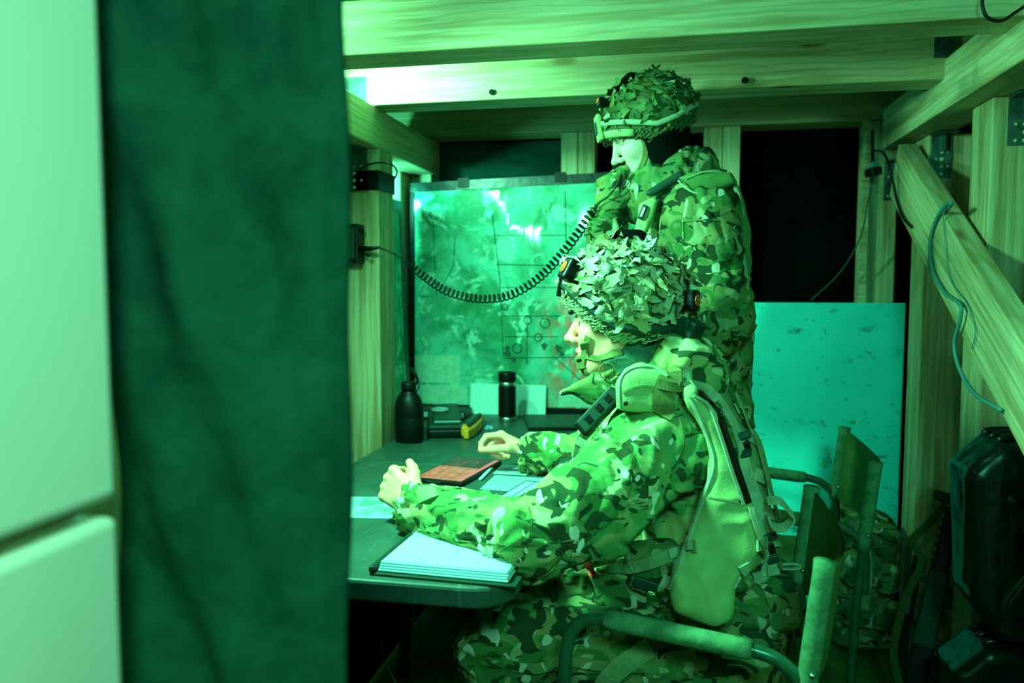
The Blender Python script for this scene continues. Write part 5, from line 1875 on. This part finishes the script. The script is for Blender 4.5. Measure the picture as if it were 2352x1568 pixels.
for k in range(N + 1):
    s = tot * k / N
    p = np.array([np.interp(s, cum, pl[:, i]) for i in range(3)])
    p2 = np.array([np.interp(min(tot, s + .004), cum, pl[:, i]) for i in range(3)]); p1 = np.array([np.interp(max(0, s - .004), cum, pl[:, i]) for i in range(3)])
    t = p2 - p1; t /= np.linalg.norm(t) + 1e-12
    u = np.cross(t, (0, 1.0, 0)); u /= np.linalg.norm(u); w_ = np.cross(t, u)
    f = min(1, max(0, (s - i0) / .03)) * min(1, max(0, (i1 - s) / .03))
    ph = 2 * math.pi * turns * (min(max(s, i0), i1) - i0) / (i1 - i0)
    cen.append(p + .0115 * f * (math.cos(ph) * u + math.sin(ph) * w_))
MB().tube(cen, .0024, 5).out('coiled_cord', M['black'], hs, smooth=True)
rbx = thing('radio_box', PY(812, 600, 2.43), 'dark radio connection box with plugged cable on the left timber post', 'radio box')
a, b = PY(800, 604, 2.42), PY(827, 514, 2.42)
MB().box6(-1.055, b[0], 2.40, 2.459, a[2], b[2]).out('box_body', M['black'], rbx, bevel=.006)
MB().box6(-1.045, b[0] - .010, 2.392, 2.401, a[2] + .012, b[2] - .012).out('box_face', M['dkgreen'], rbx, bevel=.003)
c = PY(826, 530, 2.43); MB().tube([c, c + A(.014, 0, 0)], .007, 10).out('knob', M['black'], rbx, smooth=True)
c = PY(828, 573, 2.42); MB().tube([c, c + A(.02, -.004, .003), PY(850, 571, 2.405), PY(872, 568, 2.40)], [.010, .009, .008, .004], 10).out('plug', M['black'], rbx, smooth=True)
c = PY(846, 586, 2.41); MB().tube([PY(832, 582, 2.42), c], .0025, 6).lathe(c, [(.001, -.006), (.006, -.004), (.006, .003), (.001, .005)], 10).out('dust_cap', M['black'], rbx, smooth=True)


def cable(name, pts, r, mat, label, n=8):
    t = thing(name, pts[0], label, 'cable')
    MB().tube(smooth_path(pts, n), r, 6).out('cable_core', mat, t, smooth=True)
    return t


cable('cable', [PY(826, 388, 2.445), PY(845, 378, 2.435), PY(872, 373, 2.44), PY(900, 378, 2.44), PY(912, 395, 2.50), PY(905, 412, 2.52)], .003, M['black'], 'thin black cable curving over the taped left post')

cable('cable', [PY(858, 1470, 1.9), PY(870, 1466, 1.9), PY(878, 1476, 1.88), PY(876, 1492, 1.88), PY(890, 1530, 1.86), PY(915, 1580, 1.84)], .0022, m_plain('pale_wire', (.10, .12, .05), .5), 'thin pale wire hanging in the dark under the table')
# ------------------------------------------------------------------ cables on the right wall
cable('cable', [PX(2162, 500, .755), PX(2186, 468, .728), PX(2172, 472, .725), PX(2148, 510, .724), PX(2136, 560, .724), PX(2142, 620, .722), PX(2168, 670, .720), PX(2204, 698, .716), PX(2206, 730, .716),
                PX(2192, 790, .718), PX(2205, 850, .720), PX(2240, 905, .724), PX(2300, 942, .724)], .0052, M['cord_grey'], 'thick blue grey cable looped over the diagonal brace')
cable('cord', [PX(2165, 485, .727), PX(2172, 560, .726), PX(2182, 640, .726), PX(2222, 700, .726), PX(2240, 760, .726), PX(2232, 800, .726)], .0016, M['cord_grey'], 'hair thin wire hanging down the face of the diagonal brace')
cable('cable', [PY(2010, 345, 2.93), PY(2030, 352, 2.90), PY(2045, 390, 2.86), PX(2058, 450, .722), PX(2072, 495, .722), PX(2094, 522, .724)], .0042, M['black'], 'black cable drooping from the right corner onto the diagonal brace')
cable('cord', [PY(2003, 415, 2.98), PY(1992, 470, 3.0), PY(1976, 545, 3.02), PY(1930, 625, 3.04), PY(1862, 690, 3.055)], .0028, m_plain('dim_cord', (.02, .07, .05), .6), 'thin dim cord slanting across the black opening')
cable('cable', [PY(2262, -20, 1.86), PY(2256, 10, 1.86), PY(2268, 40, 1.86), PY(2300, 48, 1.86), PY(2330, 30, 1.86), PY(2360, 10, 1.86)], .0036, M['black'], 'black cable loop hanging at the top right beam')
sk = thing('cable_socket', PY(2005, 410, 2.98), 'small black plug socket hanging in the right rear corner', 'socket')
boxpart('socket_body', PY(2006, 395, 2.97), (.018, .014, .030), diag((.95, .2, .1)), M['black'], sk, .004)
boxpart('socket_face', PY(2010, 378, 2.955), (.013, .009, .006), diag((.95, .2, .1)), M['cord_grey'], sk, .002)
MB().tube(smooth_path([PY(2004, 300, 3.0), PY(2004, 340, 2.99), PY(2005, 372, 2.97)]), .006, 8).out('socket_lead', M['black'], sk, smooth=True)

# ------------------------------------------------------------------ field chairs
def chair(label):
    """folding field armchair facing -x in its own frame; origin on the floor under the seat centre"""
    t = thing('field_chair', (0, 0, 0), label, 'chair', 'folding field armchairs')
    hw = .255
    for s in (-1, 1):
        y = s * hw
        arm = smooth_path([A(-.195, y, .02), A(-.185, y, .42), A(-.180, y, .570), A(-.160, y, .622), A(-.105, y, .640), A(.02, y, .630), A(.150, y, .620), A(.205, y, .600), A(.240, y, .55), A(.245, y, .44)], 8)
        MB().tube(arm, .0125, 12).out('arm_tube', M['tube'], t, smooth=True)
        sl = smooth_path([A(-.108, y, .640), A(-.02, y, .634), A(.06, y, .627), A(.148, y, .620)], 5)
        MB().tube(sl, [.0165] + [.0185] * (len(sl) - 2) + [.0165], 14).out('arm_pad', M['tubeworn'], t, smooth=True)
        up_ = [A(.215, y, .06), A(.228, y, .45), A(.262, y, .775)]
        MB().tube(smooth_path(up_, 6), .0115, 10).out('back_tube', M['tube'], t, smooth=True)
        sv = [A(.237, y, .555), A(.250, y, .68), A(.262, y, .790)]
        MB().tube(smooth_path(sv, 6), [.0175] * 12 + [.019], 12).out('back_sleeve', M['tubeworn'], t, smooth=True)
        MB().tube([A(-.23, y, .03), A(.215, y, .42)], .010, 8).out('cross_leg', M['tube'], t, smooth=True)
        MB().tube([A(.22, y, .03), A(-.22, y, .42)], .010, 8).out('cross_leg', M['tube'], t, smooth=True)
        MB().lathe(A(.246, y - .020 * 1, .60), [(.001, -.004), (.005, -.002), (.005, .002), (.001, .004)], 8).out('rivet', M['steel'], t, smooth=True)
    # canvas back, sagging between the uprights
    n, m = 14, 10
    V, F = [], []
    for j in range(m + 1):
        z = .56 + .225 * j / m
        for i in range(n + 1):
            y = -hw + 2 * hw * i / n; q = 1 - (2 * i / n - 1) ** 2
            V.append((.240 + .095 * (z - .56) + .045 * q, y, z - .03 * q * (j / m)))
    for j in range(m):
        for i in range(n):
            a = j * (n + 1) + i; F.append((a, a + 1, a + n + 2, a + n + 1))
    k = len(V)
    V += [(x + .004, y, z) for x, y, z in V]; F += [tuple(i + k for i in q[::-1]) for q in F]
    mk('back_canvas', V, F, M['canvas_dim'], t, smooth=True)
    V, F = [], []
    for j in range(m + 1):
        x = -.225 + .44 * j / m
        for i in range(n + 1):
            y = -hw + 2 * hw * i / n; q = 1 - (2 * i / n - 1) ** 2
            V.append((x, y, .425 - .045 * q))
    for j in range(m):
        for i in range(n):
            a = j * (n + 1) + i; F.append((a, a + 1, a + n + 2, a + n + 1))
    k = len(V)
    V += [(x, y, z - .004) for x, y, z in V]; F += [tuple(i + k for i in q[::-1]) for q in F]
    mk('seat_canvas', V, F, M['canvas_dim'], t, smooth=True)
    return t


ch1 = chair('green tube field armchair the seated soldier sits on')


def copy_tree(o, parent=None):
    c = o.copy(); COL.objects.link(c); c.parent = parent
    for k in list(o.children):
        copy_tree(k, c)
    return c


ch2 = copy_tree(ch1)
ch1.location = (.028, 1.655, 0); ch1.rotation_euler[2] = math.radians(-7)
ch2.location = (.275, 2.44, 0); ch2.rotation_euler[2] = math.radians(-3)
ch2['label'] = 'empty dark field armchair standing before the pale board'

# ------------------------------------------------------------------ rucksack on the floor by the board
rk = thing('rucksack', (.66, 2.86, 0), 'dark camouflage rucksack on the floor against the right rear post', 'rucksack')
c = A(.655, 2.88, .23)
S = SDF(c - (.17, .18, .24), c + (.17, .18, .28), .007)
S.box(c, (.105, .10, .225), rad=.06)
S.cone(c + (-.03, 0, .18), c + (-.06, 0, .26), .07, .03, k=.05)
P, Q = S.mesh(1); P = P + vnormals(P, Q) * (.022 * (ridge(P * 14, 5) - .4))[:, None]
mk('pack_body', P, Q, M['camo2'], rk, smooth=True)
for (dx, dz, hb) in ((-.02, .07, (.055, .035, .055)), (.06, .05, (.035, .035, .05)), (-.03, -.07, (.05, .035, .055)), (.055, -.075, (.04, .035, .05))):
    q = c + A(dx, -.115, dz); S = SDF(q - .09, q + .09, .005)
    S.box(q, hb, rad=.024); P, Q = S.mesh(1); P = P + vnormals(P, Q) * (.008 * (ridge(P * 30, 6) - .4))[:, None]
    mk('side_pouch', P, Q, M['camo2'], rk, smooth=True)
MB().ribbon(smooth_path([c + (-.06, -.10, .24), c + (-.02, -.13, .17), c + (-.01, -.155, .07), c + (-.02, -.155, -.05)]), (1, 0, 0), .026, .005).out('strap', M['webbing'], rk)

# ------------------------------------------------------------------ jerry cans in the right bay
def jerrycan(x0, y0, z0, hgt, label, big=True):
    t = thing('jerry_can', (x0 + .10, y0, z0), label, 'jerry can', 'black jerry cans')
    W, D_, H = .175, .085, hgt
    c = A(x0 + .10, y0, z0 + H / 2)
    S = SDF(c - (W + .04, D_ + .05, H / 2 + .03), c + (W + .04, D_ + .05, H / 2 + .06), .0055)
    ch = .055
    S.plate([(-W + .02, -H / 2 + .10), (-W + .09, -H / 2), (W - .06, -H / 2), (W, -H / 2 + .07), (W, H / 2 - .10), (W - .07, H / 2), (-W + .07, H / 2), (-W, H / 2 - .07)], c, (1, 0, 0), (0, 0, 1), D_, .032)
    S.plate([(-W * .55, -H * .32), (W * .55, -H * .32), (W * .55, H * .26), (-W * .55, H * .26)], c + A(0, -D_ - .003, 0), (1, 0, 0), (0, 0, 1), .012, .008, k=.012, op='s')
    S.cone(c + A(-W * .45, -D_ + .006, -H * .30), c + A(W * .45, -D_ + .006, H * .22), .009, .009, k=.012)
    S.cone(c + A(-W * .45, -D_ + .006, H * .22), c + A(W * .45, -D_ + .006, -H * .30), .009, .009, k=.012)
    S.cone(c + A(-W + .012, -D_ + .03, H * .30), c + A(-W + .012, -D_ + .03, -H * .2), .010, .010, k=.015)
    P, Q = S.mesh(1)
    P = P + vnormals(P, Q) * (.003 * (ridge(P * 22, 3) - .4))[:, None]
    mk('can_body', P, Q, M['black_gloss'], t, smooth=True)
    for k in (-.045, 0, .045):
        MB().tube(smooth_path([c + A(-.10, k, H / 2 - .012), c + A(-.085, k, H / 2 + .008), c + A(.07, k, H / 2 + .008), c + A(.085, k, H / 2 - .012)], 5), .010, 8).out('handle', M['black_gloss'], t, smooth=True)
    MB().lathe(c + A(.125, 0, H / 2 - .04), [(.03, 0), (.03, .05), (.027, .06), (.004, .062)], 18).out('cap', M['black_gloss'], t, smooth=True)
    return t


jerrycan(.765, 2.09, .400, .480, 'upper black plastic jerry can under the diagonal brace')
jerrycan(.765, 2.12, .0, .372, 'lower black jerry can standing on the floor under the other can')

# ------------------------------------------------------------------ rifle leaning in the corner
rf = thing('rifle', (.70, 2.42, 0), 'dark rifle leaning upright between the right posts and the jerry cans', 'rifle')
o0 = A(.690, 2.40, .02); o1 = PY(2185, 1190, 2.50)
ax_ = (o1 - o0); Lr = np.linalg.norm(ax_); ax_ /= Lr
RB = diag(ax_, (-.35, -1, 0))       # columns: along barrel, across, towards the viewer
RF = lambda s, a, b=0.0: o0 + ax_ * s + RB[:, 1] * a + RB[:, 2] * b
MB().box(RF(.10, .0), (.10, .030, .016), RB).out('stock', M['black'], rf, bevel=.008)
MB().box(RF(.30, .0), (.115, .028, .017), RB).out('receiver', M['dkgreen'], rf, bevel=.006)
MB().box(RF(.50, .0), (.095, .022, .018), RB).out('handguard', M['black'], rf, bevel=.007)
MB().tube([RF(.58, 0), RF(Lr + .02, 0)], .009, 10).out('barrel', M['black'], rf, smooth=True)
MB().tube([RF(Lr + .0, 0), RF(Lr + .05, 0)], .012, 10).out('flash_hider', M['black'], rf, smooth=True)
sg = 1 if RB[0, 1] < 0 else -1
MB().tube([RF(.24, sg * .058), RF(.27, sg * .058), RF(.28, sg * .058), RF(.38, sg * .058), RF(.39, sg * .058), RF(.43, sg * .058)], [.018, .019, .014, .014, .021, .021], 14).out('scope', M['black'], rf, smooth=True)
for s in (.29, .37):
    MB().box(RF(s, sg * .036), (.008, .012, .008), RB).out('scope_mount', M['black'], rf)
MB().box(RF(.62, sg * .028), (.016, .030, .012), RB).out('front_sight', M['dkgreen'], rf, bevel=.004)
MB().box(RF(.20, -sg * .060), (.016, .045, .013), RB).out('pistol_grip', M['black'], rf, bevel=.006)
MB().box(RF(.34, -sg * .075), (.030, .055, .012), RB).out('magazine', M['black'], rf, bevel=.005)
for k in range(6):
    MB().box(RF(.43 + .025 * k, sg * .024, .0), (.006, .005, .012), RB).out('rail_tooth', M['black'], rf)
MB().ribbon(smooth_path([RF(.60, sg * .02, .02), RF(.52, sg * .06, .03), RF(.47, sg * .085, .03), RF(.42, sg * .05, .035), RF(.30, sg * .07, .03), RF(.15, sg * .07, .03), RF(.05, sg * .03, .02)]), RB[:, 2] * .4 + RB[:, 1], .022, .003).out('sling', m_plain('dark_sling', (.05, .08, .02), .9, .1), rf)
